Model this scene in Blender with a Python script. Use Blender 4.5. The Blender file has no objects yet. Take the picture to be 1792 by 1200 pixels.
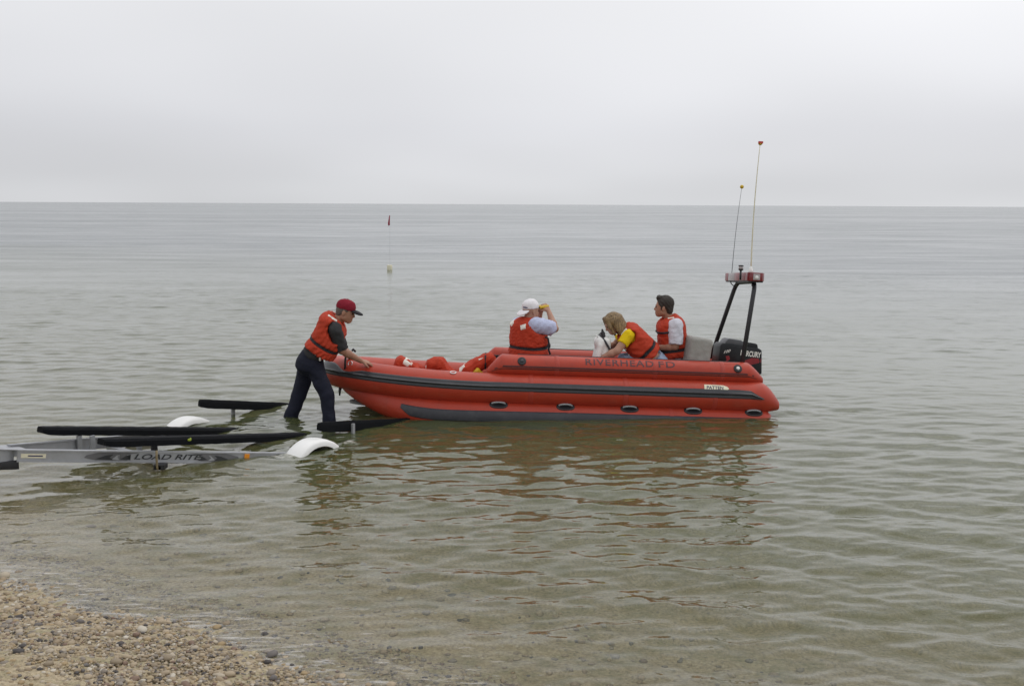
import bpy, bmesh, math, random
import numpy as np
from mathutils import Vector, Matrix
from mathutils.bvhtree import BVHTree

random.seed(7)
rng = np.random.default_rng(7)
SC = bpy.context.scene
COL = SC.collection
R = math.radians

# ------------------------------------------------------------------ camera
CAM_H = 2.45
FPX = 1800.0                      # focal length in pixels of a 1792 wide frame
PITCH = math.atan(242.5 / FPX)
ROLL = R(0.288)
fw = Vector((0, math.cos(PITCH), -math.sin(PITCH)))
r0 = Vector((1, 0, 0)); u0 = Vector((0, math.sin(PITCH), math.cos(PITCH)))
rt = r0 * math.cos(ROLL) + u0 * math.sin(ROLL)
up = u0 * math.cos(ROLL) - r0 * math.sin(ROLL)
cd = bpy.data.cameras.new('camera'); cam = bpy.data.objects.new('camera', cd); COL.objects.link(cam)
m = Matrix((rt, up, -fw)).transposed().to_4x4(); m.translation = (0, 0, CAM_H)
cam.matrix_world = m
cd.sensor_width = 36.0; cd.lens = 36.0 * FPX / 1792.0
cd.clip_start = 0.1; cd.clip_end = 40000
SC.camera = cam

# ------------------------------------------------------------------ sky and sun (overcast)
SUN_EL, SUN_AZ = 62, 48           # azimuth measured from +Y towards +X
W = bpy.data.worlds.new('World'); SC.world = W; W.use_nodes = True
nt = W.node_tree; nt.nodes.clear()
def N(t, kind, **kw):
    n = t.nodes.new(kind)
    for k, v in kw.items(): setattr(n, k, v)
    return n
out = N(nt, 'ShaderNodeOutputWorld'); bg = N(nt, 'ShaderNodeBackground'); bg.inputs['Strength'].default_value = 0.1
sky = N(nt, 'ShaderNodeTexSky', sky_type='NISHITA'); sky.sun_disc = False
sky.sun_elevation = R(SUN_EL); sky.sun_rotation = R(SUN_AZ); sky.dust_density = 6; sky.air_density = 1.0; sky.ozone_density = 1.0
tc = N(nt, 'ShaderNodeTexCoord'); sep = N(nt, 'ShaderNodeSeparateXYZ'); nt.links.new(tc.outputs['Generated'], sep.inputs[0])
ramp = N(nt, 'ShaderNodeValToRGB')
cr = ramp.color_ramp
cr.elements[0].position = 0.0; cr.elements[0].color = (7.4, 7.5, 7.72, 1)
cr.elements[1].position = 1.0; cr.elements[1].color = (8.2, 8.25, 8.5, 1)
e = cr.elements.new(0.07); e.color = (7.35, 7.44, 7.8, 1)
e = cr.elements.new(0.2); e.color = (8.25, 8.28, 8.5, 1)
e = cr.elements.new(0.45); e.color = (8.2, 8.25, 8.6, 1)
nt.links.new(sep.outputs['Z'], ramp.inputs[0])
# flat cloud deck: direction projected on a layer overhead
addz = N(nt, 'ShaderNodeMath', operation='ADD'); addz.inputs[1].default_value = 0.2
nt.links.new(sep.outputs['Z'], addz.inputs[0])
dv = N(nt, 'ShaderNodeVectorMath', operation='DIVIDE'); cmb = N(nt, 'ShaderNodeCombineXYZ')
for i in range(3): nt.links.new(addz.outputs[0], cmb.inputs[i])
nt.links.new(tc.outputs['Generated'], dv.inputs[0]); nt.links.new(cmb.outputs[0], dv.inputs[1])
cn = N(nt, 'ShaderNodeTexNoise'); cn.inputs['Scale'].default_value = 0.42; cn.inputs['Detail'].default_value = 2.5; cn.inputs['Roughness'].default_value = 0.4
nt.links.new(dv.outputs[0], cn.inputs['Vector'])
mr = N(nt, 'ShaderNodeMapRange'); mr.inputs['From Min'].default_value = 0.3; mr.inputs['From Max'].default_value = 0.7
mr.inputs['To Min'].default_value = 0.875; mr.inputs['To Max'].default_value = 1.15
nt.links.new(cn.outputs['Fac'], mr.inputs['Value'])
# the deck is thinner, so brighter, around the hidden sun
gd = N(nt, 'ShaderNodeVectorMath', operation='DOT_PRODUCT'); gd.inputs[1].default_value = (math.sin(R(SUN_AZ)) * math.cos(R(SUN_EL)), math.cos(R(SUN_AZ)) * math.cos(R(SUN_EL)), math.sin(R(SUN_EL)))
nt.links.new(tc.outputs['Generated'], gd.inputs[0])
gm = N(nt, 'ShaderNodeMapRange'); gm.inputs['From Min'].default_value = 0.2; gm.inputs['From Max'].default_value = 1.0; gm.inputs['To Min'].default_value = 0.96; gm.inputs['To Max'].default_value = 1.18
nt.links.new(gd.outputs['Value'], gm.inputs['Value'])
gmul = N(nt, 'ShaderNodeMath', operation='MULTIPLY'); nt.links.new(mr.outputs[0], gmul.inputs[0]); nt.links.new(gm.outputs[0], gmul.inputs[1])
mul = N(nt, 'ShaderNodeMix', data_type='RGBA', blend_type='MULTIPLY'); mul.inputs['Factor'].default_value = 1
nt.links.new(ramp.outputs[0], mul.inputs['A']); nt.links.new(gmul.outputs[0], mul.inputs['B'])
mx = N(nt, 'ShaderNodeMix', data_type='RGBA'); mx.inputs['Factor'].default_value = 0.93
nt.links.new(sky.outputs[0], mx.inputs['A']); nt.links.new(mul.outputs['Result'], mx.inputs['B'])
nt.links.new(mx.outputs['Result'], bg.inputs['Color']); nt.links.new(bg.outputs[0], out.inputs[0])

sd = bpy.data.lights.new('sun', 'SUN'); sd.energy = 0.7; sd.angle = R(75); sd.color = (1.0, 0.97, 0.92)
sun = bpy.data.objects.new('sun', sd); COL.objects.link(sun)
sdir = Vector((math.sin(R(SUN_AZ)) * math.cos(R(SUN_EL)), math.cos(R(SUN_AZ)) * math.cos(R(SUN_EL)), math.sin(R(SUN_EL))))
sun.rotation_euler = sdir.to_track_quat('Z', 'Y').to_euler(); sun.location = (0, 0, 30)

vs = SC.view_settings; vs.view_transform = 'Standard'; vs.look = 'None'; vs.gamma = 1.0; vs.exposure = 0.0; vs.use_curve_mapping = False
SC.render.engine = 'CYCLES'
cy = SC.cycles
cy.use_denoising = True; cy.max_bounces = 8; cy.transmission_bounces = 6; cy.glossy_bounces = 4; cy.diffuse_bounces = 3
cy.transparent_max_bounces = 8; cy.blur_glossy = 0.3; cy.sample_clamp_indirect = 6
try: cy.denoiser = 'OPENIMAGEDENOISE'
except Exception: pass

# ------------------------------------------------------------------ helpers
def at(px, py, Y):
    d = fw * FPX + rt * (px - 896) + up * (600 - py)
    return Vector((0, 0, CAM_H)) + d * (Y / d.y)

def tag(o, label=None, cat=None, group=None, kind=None):
    if label: o['label'] = label
    if cat: o['category'] = cat
    if group: o['group'] = group
    if kind: o['kind'] = kind
    return o

def link(o, parent=None):
    COL.objects.link(o)
    if parent is not None: o.parent = parent
    return o

def empty(name, loc=(0, 0, 0), rot=(0, 0, 0)):
    o = bpy.data.objects.new(name, None); o.location = loc; o.rotation_euler = rot; o.empty_display_size = 0.2
    return link(o)

def mesh_obj(name, V, F, mat, parent=None, smooth=True, off=None):
    me = bpy.data.meshes.new(name)
    V = np.asarray(V, dtype=float)
    if off is not None: V = V - np.asarray(off)[None, :]
    me.from_pydata(V.tolist() if not isinstance(V, list) else V, [], F if isinstance(F, list) else F.tolist())
    me.update()
    if smooth: me.polygons.foreach_set('use_smooth', [True] * len(me.polygons))
    if mat is not None: me.materials.append(mat)
    return link(bpy.data.objects.new(name, me), parent)

def bm_obj(name, bm, mat, parent=None, smooth=False, bevel=0.0, angle=None):
    if bevel > 0:
        bmesh.ops.bevel(bm, geom=[e for e in bm.edges if len(e.link_faces) == 2 and e.calc_face_angle(0) > 0.5], offset=bevel, segments=2, affect='EDGES', profile=0.6)
    bmesh.ops.recalc_face_normals(bm, faces=bm.faces[:])
    me = bpy.data.meshes.new(name); bm.to_mesh(me); bm.free()
    if mat is not None: me.materials.append(mat)
    if smooth or angle:
        me.polygons.foreach_set('use_smooth', [True] * len(me.polygons))
        if angle:
            me.set_sharp_from_angle(angle=R(angle))
    return link(bpy.data.objects.new(name, me), parent)

def add_box(bm, c, half, axes=None):
    c = Vector(c); ax = axes or (Vector((1, 0, 0)), Vector((0, 1, 0)), Vector((0, 0, 1)))
    vs_ = [bm.verts.new(c + ax[0] * half[0] * sx + ax[1] * half[1] * sy + ax[2] * half[2] * sz) for sz in (-1, 1) for sy in (-1, 1) for sx in (-1, 1)]
    for f in ((0, 1, 3, 2), (4, 6, 7, 5), (0, 4, 5, 1), (2, 3, 7, 6), (0, 2, 6, 4), (1, 5, 7, 3)):
        bm.faces.new([vs_[i] for i in f])

def tube_vf(path, radii, seg=12, closed_caps=True, upv=Vector((0, 0, 1))):
    """round tube along a list of Vectors; returns V, F"""
    V, F = [], []
    n = len(path)
    if not hasattr(radii, '__len__'): radii = [radii] * n
    prev = None
    for i, p in enumerate(path):
        t = (path[min(i + 1, n - 1)] - path[max(i - 1, 0)]).normalized()
        if prev is None:
            a = t.cross(upv)
            if a.length < 1e-3: a = t.cross(Vector((1, 0, 0)))
            a.normalize()
        else:
            a = (prev - t * prev.dot(t)).normalized()
        prev = a; b = a.cross(t)
        for k in range(seg):
            an = 2 * math.pi * k / seg
            V.append(p + (a * math.cos(an) + b * math.sin(an)) * radii[i])
    for i in range(n - 1):
        for k in range(seg):
            k2 = (k + 1) % seg
            F.append([i * seg + k, (i + 1) * seg + k, (i + 1) * seg + k2, i * seg + k2])
    if closed_caps:
        F.append([k for k in range(seg)]); F.append([(n - 1) * seg + k for k in reversed(range(seg))])
    return [tuple(v) for v in V], F

def tube_obj(name, path, radii, mat, parent=None, seg=12):
    V, F = tube_vf([Vector(p) for p in path], radii, seg)
    return mesh_obj(name, V, F, mat, parent)

def prism_obj(name, poly, axis_o, ax, ay, an, depth, mat, parent=None, bevel=0.0, angle=30):
    """polygon (x,y) in frame ax, ay, extruded along an by +-depth/2"""
    bm = bmesh.new(); o = Vector(axis_o)
    a = [bm.verts.new(o + ax * x + ay * y - an * depth / 2) for x, y in poly]
    b = [bm.verts.new(o + ax * x + ay * y + an * depth / 2) for x, y in poly]
    n = len(poly)
    bm.faces.new(a); bm.faces.new(list(reversed(b)))
    for i in range(n): bm.faces.new([a[i], b[i], b[(i + 1) % n], a[(i + 1) % n]])
    bmesh.ops.recalc_face_normals(bm, faces=bm.faces[:])
    return bm_obj(name, bm, mat, parent, bevel=bevel, angle=angle)

# ------------------------------------------------------------------ materials
def mat(name, col, rough=0.5, var=0.1, scale=6.0, bump=0.0, bscale=60.0, metal=0.0, spec=0.5, dirt=0.0, dirtcol=(0.12, 0.1, 0.08), coat=0.0, trans=0.0, bdist=0.01, rvar=0.1):
    m_ = bpy.data.materials.new(name); m_.use_nodes = True
    t = m_.node_tree; p = t.nodes['Principled BSDF']
    p.inputs['Roughness'].default_value = rough; p.inputs['Metallic'].default_value = metal
    p.inputs['Specular IOR Level'].default_value = spec; p.inputs['Coat Weight'].default_value = coat
    p.inputs['Transmission Weight'].default_value = trans
    c = N(t, 'ShaderNodeTexCoord')
    n1 = N(t, 'ShaderNodeTexNoise'); n1.inputs['Scale'].default_value = scale; n1.inputs['Detail'].default_value = 6; n1.inputs['Roughness'].default_value = 0.62
    t.links.new(c.outputs['Object'], n1.inputs['Vector'])
    a = tuple(max(0, x * (1 - var)) for x in col) + (1,); b = tuple(min(1, x * (1 + var)) for x in col) + (1,)
    mm = N(t, 'ShaderNodeMix', data_type='RGBA'); mm.inputs['A'].default_value = a; mm.inputs['B'].default_value = b
    t.links.new(n1.outputs['Fac'], mm.inputs['Factor']); col_out = mm.outputs['Result']
    if dirt > 0:
        n2 = N(t, 'ShaderNodeTexNoise'); n2.inputs['Scale'].default_value = scale * 0.6; n2.inputs['Detail'].default_value = 8; n2.inputs['Roughness'].default_value = 0.7
        t.links.new(c.outputs['Object'], n2.inputs['Vector'])
        q = N(t, 'ShaderNodeMapRange'); q.inputs['From Min'].default_value = 0.48; q.inputs['From Max'].default_value = 0.75; q.inputs['To Max'].default_value = dirt
        t.links.new(n2.outputs['Fac'], q.inputs['Value'])
        m2 = N(t, 'ShaderNodeMix', data_type='RGBA'); m2.inputs['B'].default_value = tuple(dirtcol) + (1,)
        t.links.new(q.outputs[0], m2.inputs['Factor']); t.links.new(col_out, m2.inputs['A']); col_out = m2.outputs['Result']
    t.links.new(col_out, p.inputs['Base Color'])
    q = N(t, 'ShaderNodeMapRange'); q.inputs['To Min'].default_value = max(0, rough - rvar); q.inputs['To Max'].default_value = min(1, rough + rvar)
    t.links.new(n1.outputs['Fac'], q.inputs['Value']); t.links.new(q.outputs[0], p.inputs['Roughness'])
    if bump > 0:
        n3 = N(t, 'ShaderNodeTexNoise'); n3.inputs['Scale'].default_value = bscale; n3.inputs['Detail'].default_value = 4
        t.links.new(c.outputs['Object'], n3.inputs['Vector'])
        bp = N(t, 'ShaderNodeBump'); bp.inputs['Strength'].default_value = bump; bp.inputs['Distance'].default_value = bdist
        t.links.new(n3.outputs['Fac'], bp.inputs['Height']); t.links.new(bp.outputs[0], p.inputs['Normal'])
    return m_

M_ORANGE = mat('orange_hypalon', (0.42, 0.043, 0.019), 0.42, 0.16, 4, 0.12, 300, dirt=0.35, dirtcol=(0.26, 0.045, 0.03), spec=0.42, bdist=0.001)
def weather(m_, amt=0.3, col=(0.2, 0.035, 0.022), salt=(0.52, 0.16, 0.11)):
    t = m_.node_tree; p = t.nodes['Principled BSDF']; L = t.links.new
    src = p.inputs['Base Color'].links[0].from_socket
    c = N(t, 'ShaderNodeTexCoord')
    for sc_, lo_, hi_, a_, cc in (((11, 11, 1.4), 0.52, 0.74, amt, col), ((2.6, 9, 9), 0.55, 0.78, amt * 0.8, salt), ((48, 48, 48), 0.66, 0.76, amt * 0.7, salt)):
        mp = N(t, 'ShaderNodeMapping'); mp.inputs['Scale'].default_value = sc_; L(c.outputs['Object'], mp.inputs[0])
        n = N(t, 'ShaderNodeTexNoise'); n.inputs['Scale'].default_value = 1.0; n.inputs['Detail'].default_value = 6; n.inputs['Roughness'].default_value = 0.65; L(mp.outputs[0], n.inputs['Vector'])
        q = N(t, 'ShaderNodeMapRange'); q.inputs['From Min'].default_value = lo_; q.inputs['From Max'].default_value = hi_; q.inputs['To Max'].default_value = a_; L(n.outputs['Fac'], q.inputs['Value'])
        mm = N(t, 'ShaderNodeMix', data_type='RGBA'); mm.inputs['B'].default_value = cc + (1,); L(q.outputs[0], mm.inputs['Factor']); L(src, mm.inputs['A']); src = mm.outputs['Result']
    L(src, p.inputs['Base Color'])
weather(M_ORANGE)
M_STRAKE = mat('black_rubber_strake', (0.035, 0.037, 0.043), 0.38, 0.25, 9, 0.1, 120, dirt=0.3, dirtcol=(0.09, 0.09, 0.09), spec=0.5, bdist=0.002)
M_GREYSTR = mat('grey_rubber_strake', (0.034, 0.035, 0.043), 0.42, 0.2, 9, dirt=0.3, dirtcol=(0.12, 0.12, 0.12))
M_MAROON = mat('maroon_seam_tape', (0.1, 0.016, 0.014), 0.5, 0.15, 20)
M_BLACK = mat('black_rubber', (0.018, 0.018, 0.021), 0.45, 0.3, 15)
M_LETTER = mat('faded_letter_paint', (0.09, 0.035, 0.04), 0.6, 0.3, 30)
M_WHITE = mat('white_plastic', (0.78, 0.78, 0.75), 0.4, 0.05, 6, dirt=0.12, dirtcol=(0.4, 0.38, 0.33))
M_CREAM = mat('cream_label', (0.74, 0.7, 0.52), 0.5, 0.06, 20, dirt=0.2)
M_NAVYPRINT = mat('navy_print', (0.02, 0.018, 0.09), 0.5, 0.2, 30)
M_STEEL = mat('stainless_steel', (0.7, 0.7, 0.7), 0.25, 0.1, 20, metal=1.0)
M_DECK = mat('grey_deck_board', (0.16, 0.16, 0.16), 0.7, 0.25, 8, 0.3, 50, dirt=0.3)
M_COWL = mat('black_cowl_paint', (0.014, 0.016, 0.018), 0.38, 0.25, 10, dirt=0.25, dirtcol=(0.04, 0.04, 0.04), spec=0.3)
M_COWLTOP = mat('grey_cowl_top', (0.075, 0.08, 0.088), 0.42, 0.15, 10, dirt=0.2)
M_REDDECAL = mat('dark_red_decal', (0.27, 0.012, 0.018), 0.45, 0.3, 25, dirt=0.3, dirtcol=(0.05, 0.01, 0.01))
M_WHITEDECAL = mat('white_decal', (0.85, 0.85, 0.78), 0.5, 0.15, 40)
M_SEATGREY = mat('grey_vinyl', (0.3, 0.29, 0.265), 0.6, 0.12, 6, 0.4, 9, dirt=0.3, dirtcol=(0.16, 0.15, 0.13), bdist=0.05)
M_TUBING = mat('black_powder_coat', (0.022, 0.022, 0.026), 0.38, 0.2, 20)
M_REDLENS = mat('red_lens', (0.2, 0.016, 0.022), 0.18, 0.25, 30, coat=0.3)
M_REDLENS2 = mat('faded_red_lens', (0.3, 0.09, 0.1), 0.2, 0.2, 30, coat=0.3)
M_CLEARLENS = mat('clear_lens', (0.42, 0.38, 0.38), 0.15, 0.2, 30, coat=0.4)
M_YELLOW = mat('yellow_plastic', (0.6, 0.4, 0.015), 0.45, 0.1, 20)
M_REDBALL = mat('red_tape', (0.5, 0.04, 0.03), 0.5, 0.2, 40)
M_ALU = mat('weathered_aluminium', (0.40, 0.41, 0.43), 0.45, 0.15, 12, metal=0.55, dirt=0.35, dirtcol=(0.2, 0.19, 0.17), bump=0.05, bscale=80)
M_CARPET = mat('wet_black_carpet', (0.007, 0.008, 0.010), 0.8, 0.5, 30, 0.9, 220, dirt=0.3, dirtcol=(0.018, 0.018, 0.02), spec=0.15, bdist=0.01)
M_FENDER = mat('white_fender_plastic', (0.84, 0.84, 0.82), 0.35, 0.04, 4, dirt=0.12, dirtcol=(0.45, 0.43, 0.36))
M_AMBER = mat('amber_reflector', (0.75, 0.26, 0.01), 0.25, 0.15, 60, coat=0.4)
M_DARKDECAL = mat('charcoal_decal', (0.03, 0.032, 0.034), 0.5, 0.3, 40)
M_GREYDECAL = mat('grey_decal', (0.14, 0.14, 0.145), 0.5, 0.2, 40)
M_SKIN = mat('skin', (0.42, 0.235, 0.165), 0.5, 0.12, 14, 0.1, 200, spec=0.35, bdist=0.002)
M_SKIN2 = mat('tanned_skin', (0.37, 0.19, 0.125), 0.5, 0.12, 14, 0.1, 200, spec=0.35, bdist=0.002)
M_VEST = mat('orange_vest_nylon', (0.44, 0.043, 0.017), 0.75, 0.14, 12, 0.5, 26, spec=0.25, dirt=0.15, dirtcol=(0.3, 0.05, 0.025), bdist=0.02)
M_STRAP = mat('black_webbing', (0.02, 0.018, 0.022), 0.8, 0.3, 50)
M_REFLECT = mat('white_reflective_patch', (0.75, 0.74, 0.66), 0.45, 0.08, 40)
M_SHIRTGREY = mat('charcoal_cotton', (0.042, 0.042, 0.044), 0.9, 0.2, 18, 0.5, 24, spec=0.2, bdist=0.02)
M_NAVY = mat('wet_navy_twill', (0.009, 0.011, 0.024), 0.75, 0.3, 12, 0.5, 22, spec=0.3, bdist=0.02)
M_SHIRTBLUE = mat('pale_blue_cotton', (0.50, 0.54, 0.72), 0.9, 0.07, 12, 0.6, 20, spec=0.2, bdist=0.03)
M_SHIRTWHITE = mat('white_cotton', (0.62, 0.62, 0.68), 0.9, 0.06, 12, 0.6, 20, spec=0.2, bdist=0.03)
M_SHIRTYEL = mat('yellow_cotton', (0.74, 0.52, 0.01), 0.9, 0.1, 12, 0.5, 20, spec=0.2, bdist=0.02)
M_JEANS = mat('pale_denim', (0.30, 0.37, 0.50), 0.9, 0.16, 16, 0.5, 24, spec=0.2, dirt=0.25, dirtcol=(0.2, 0.24, 0.33), bdist=0.02)
M_CAPRED = mat('dark_red_cap', (0.22, 0.014, 0.028), 0.85, 0.2, 25, 0.3, 80, spec=0.2)
M_CAPBLACK = mat('black_cap_brim', (0.02, 0.02, 0.024), 0.8, 0.3, 25, spec=0.2)
M_CAPWHITE = mat('white_cap', (0.78, 0.76, 0.78), 0.85, 0.05, 15, 0.2, 60, spec=0.2)
M_HAIRDARK = mat('dark_brown_hair', (0.03, 0.022, 0.016), 0.6, 0.5, 60, 0.9, 160, bdist=0.01)
M_HAIRGREY = mat('greying_hair', (0.12, 0.1, 0.085), 0.7, 0.4, 60, 0.8, 160, bdist=0.01)
M_EYE = mat('eye_dark', (0.03, 0.02, 0.02), 0.3, 0.1, 20)
M_BUCKLE = mat('pale_grey_plastic', (0.35, 0.35, 0.36), 0.4, 0.1, 20)
M_FLAG = mat('dull_red_flag', (0.36, 0.05, 0.08), 0.8, 0.3, 14)
M_WEED = mat('yellow_green_weed', (0.3, 0.38, 0.03), 0.6, 0.3, 60)
M_BRASS = mat('tarnished_strap', (0.22, 0.17, 0.09), 0.6, 0.3, 40)

def hair_blond():
    m_ = mat('dark_blond_hair', (0.25, 0.165, 0.075), 0.55, 0.5, 20)
    t = m_.node_tree; p = t.nodes['Principled BSDF']
    c = N(t, 'ShaderNodeTexCoord'); mp = N(t, 'ShaderNodeMapping'); mp.inputs['Scale'].default_value = (85, 85, 5); mp.inputs['Rotation'].default_value = (0, R(20), 0)
    n = N(t, 'ShaderNodeTexNoise'); n.inputs['Scale'].default_value = 1.0; n.inputs['Detail'].default_value = 3
    t.links.new(c.outputs['Object'], mp.inputs[0]); t.links.new(mp.outputs[0], n.inputs['Vector'])
    rp = N(t, 'ShaderNodeValToRGB'); rp.color_ramp.elements[0].position = 0.3; rp.color_ramp.elements[0].color = (0.07, 0.042, 0.018, 1)
    rp.color_ramp.elements[1].position = 0.7; rp.color_ramp.elements[1].color = (0.33, 0.22, 0.1, 1)
    t.links.new(n.outputs['Fac'], rp.inputs[0]); t.links.new(rp.outputs[0], p.inputs['Base Color'])
    bp = N(t, 'ShaderNodeBump'); bp.inputs['Strength'].default_value = 0.8; bp.inputs['Distance'].default_value = 0.01
    t.links.new(n.outputs['Fac'], bp.inputs['Height']); t.links.new(bp.outputs[0], p.inputs['Normal'])
    return m_
M_HAIRBLOND = hair_blond()

# ------------------------------------------------------------------ terrain: beach and sea bed
SH0 = np.array((-0.863, 5.022)); SHN = np.array((0.51, 0.86)); SHN /= np.linalg.norm(SHN); SHT = np.array((SHN[1], -SHN[0]))
def shore_d(x, y):
    """signed distance seaward of the waterline"""
    s = (x - SH0[0]) * SHT[0] + (y - SH0[1]) * SHT[1]
    d = (x - SH0[0]) * SHN[0] + (y - SH0[1]) * SHN[1]
    w = np.interp(s, [-9, -6, -4, -3.3, -2.8, -2.5, -2.05, -1.64, -1.32, -0.92, -0.41, 0.0, 0.3, 1.0, 2.0, 4.0, 7.0], [0.1, -0.1, 0.12, 0.0, -0.10, -0.09, -0.11, -0.03, 0.11, 0.05, -0.02, -0.05, 0.0, 0.08, -0.08, 0.1, -0.1])
    return d - w
def ground(x, y):
    d = shore_d(x, y)
    land = np.where(d < -5, 1.0 + (-5 - d) * 0.03, -0.2 * d)
    shelf = -0.075 * d - 0.045 * np.maximum(d - 0.25, 0)
    shelf = np.where(d > 4, -0.469 - (d - 4) * 0.05, shelf)
    z = np.where(d < 0, land, np.maximum(shelf, -3.2))
    und = 0.012 * np.sin(x * 3.1 + y * 1.7) + 0.01 * np.sin(x * 1.3 - y * 4.1 + 1) + 0.006 * np.sin(x * 9 + y * 6) * np.sin(y * 8 - x * 3)
    return z + und * np.clip(np.abs(d) * 1.5, 0.1, 1)

def axis_vals(a, b, dense_a, dense_b, fine, ratio=1.25):
    v = list(np.arange(dense_a, dense_b + 1e-6, fine))
    st = fine; p = dense_b
    while p < b: st *= ratio; p = min(b, p + st); v.append(p)
    st = fine; p = dense_a; lo = []
    while p > a: st *= ratio; p = max(a, p - st); lo.append(p)
    return np.array(lo[::-1] + v)

gx = axis_vals(-400, 400, -6, 6, 0.06); gy = axis_vals(-200, 400, 2, 14, 0.06)
X, Y = np.meshgrid(gx, gy); Z = ground(X, Y)
Z = Z + 0.006 * rng.standard_normal(Z.shape) * (shore_d(X, Y) < 0.3)
V = np.stack([X.ravel(), Y.ravel(), Z.ravel()], 1)
nxg, nyg = len(gx), len(gy)
ii = np.arange(nyg - 1)[:, None] * nxg + np.arange(nxg - 1)[None, :]
F = np.stack([ii, ii + 1, ii + 1 + nxg, ii + nxg], -1).reshape(-1, 4)

def beach_mat():
    m_ = bpy.data.materials.new('wet_sand_and_grit'); m_.use_nodes = True
    t = m_.node_tree; p = t.nodes['Principled BSDF']
    c = N(t, 'ShaderNodeTexCoord')
    def noise(s, d=6, r=0.6):
        n = N(t, 'ShaderNodeTexNoise'); n.inputs['Scale'].default_value = s; n.inputs['Detail'].default_value = d; n.inputs['Roughness'].default_value = r
        t.links.new(c.outputs['Object'], n.inputs['Vector']); return n
    a = noise(45, 8, 0.75)
    rp = N(t, 'ShaderNodeValToRGB'); cr = rp.color_ramp
    cr.elements[0].position = 0.3; cr.elements[0].color = (0.12, 0.092, 0.056, 1)
    cr.elements[1].position = 0.72; cr.elements[1].color = (0.6, 0.5, 0.335, 1)
    e = cr.elements.new(0.5); e.color = (0.40, 0.325, 0.205, 1)
    t.links.new(a.outputs['Fac'], rp.inputs[0])
    b = noise(4.2, 7, 0.7)       # broad stains, algae
    mr_ = N(t, 'ShaderNodeMapRange'); mr_.inputs['From Min'].default_value = 0.47; mr_.inputs['From Max'].default_value = 0.66; mr_.inputs['To Max'].default_value = 0.6
    t.links.new(b.outputs['Fac'], mr_.inputs['Value'])
    mm = N(t, 'ShaderNodeMix', data_type='RGBA'); mm.inputs['B'].default_value = (0.2, 0.2, 0.095, 1)
    t.links.new(mr_.outputs[0], mm.inputs['Factor']); t.links.new(rp.outputs[0], mm.inputs['A'])
    v = N(t, 'ShaderNodeTexVoronoi'); v.inputs['Scale'].default_value = 26; t.links.new(c.outputs['Object'], v.inputs['Vector'])
    vm = N(t, 'ShaderNodeMapRange'); vm.inputs['From Min'].default_value = 0.0; vm.inputs['From Max'].default_value = 0.35; vm.inputs['To Min'].default_value = 0.65; vm.inputs['To Max'].default_value = 0.0
    t.links.new(v.outputs['Distance'], vm.inputs['Value'])
    vc = N(t, 'ShaderNodeSeparateColor'); t.links.new(v.outputs['Color'], vc.inputs[0])
    vr = N(t, 'ShaderNodeValToRGB'); vr.color_ramp.interpolation = 'CONSTANT'
    vr.color_ramp.elements[0].color = (0.05, 0.045, 0.045, 1); vr.color_ramp.elements[1].position = 0.85; vr.color_ramp.elements[1].color = (0.6, 0.55, 0.45, 1)
    for pos, cc in ((0.15, (0.30, 0.22, 0.12)), (0.4, (0.42, 0.34, 0.23)), (0.65, (0.2, 0.17, 0.15))):
        e = vr.color_ramp.elements.new(pos); e.color = cc + (1,)
    t.links.new(vc.outputs[0], vr.inputs[0])
    m3 = N(t, 'ShaderNodeMix', data_type='RGBA'); t.links.new(vm.outputs[0], m3.inputs['Factor']); t.links.new(mm.outputs['Result'], m3.inputs['A']); t.links.new(vr.outputs[0], m3.inputs['B'])
    t.links.new(m3.outputs['Result'], p.inputs['Base Color'])
    p.inputs['Roughness'].default_value = 0.75
    bp = N(t, 'ShaderNodeBump'); bp.inputs['Strength'].default_value = 0.7; bp.inputs['Distance'].default_value = 0.012
    t.links.new(a.outputs['Fac'], bp.inputs['Height']); t.links.new(bp.outputs[0], p.inputs['Normal'])
    return m_
beach = mesh_obj('beach', V, F, beach_mat()); tag(beach, kind='structure', label='sloping sand and pebble beach running down under the water', cat='beach')

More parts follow.
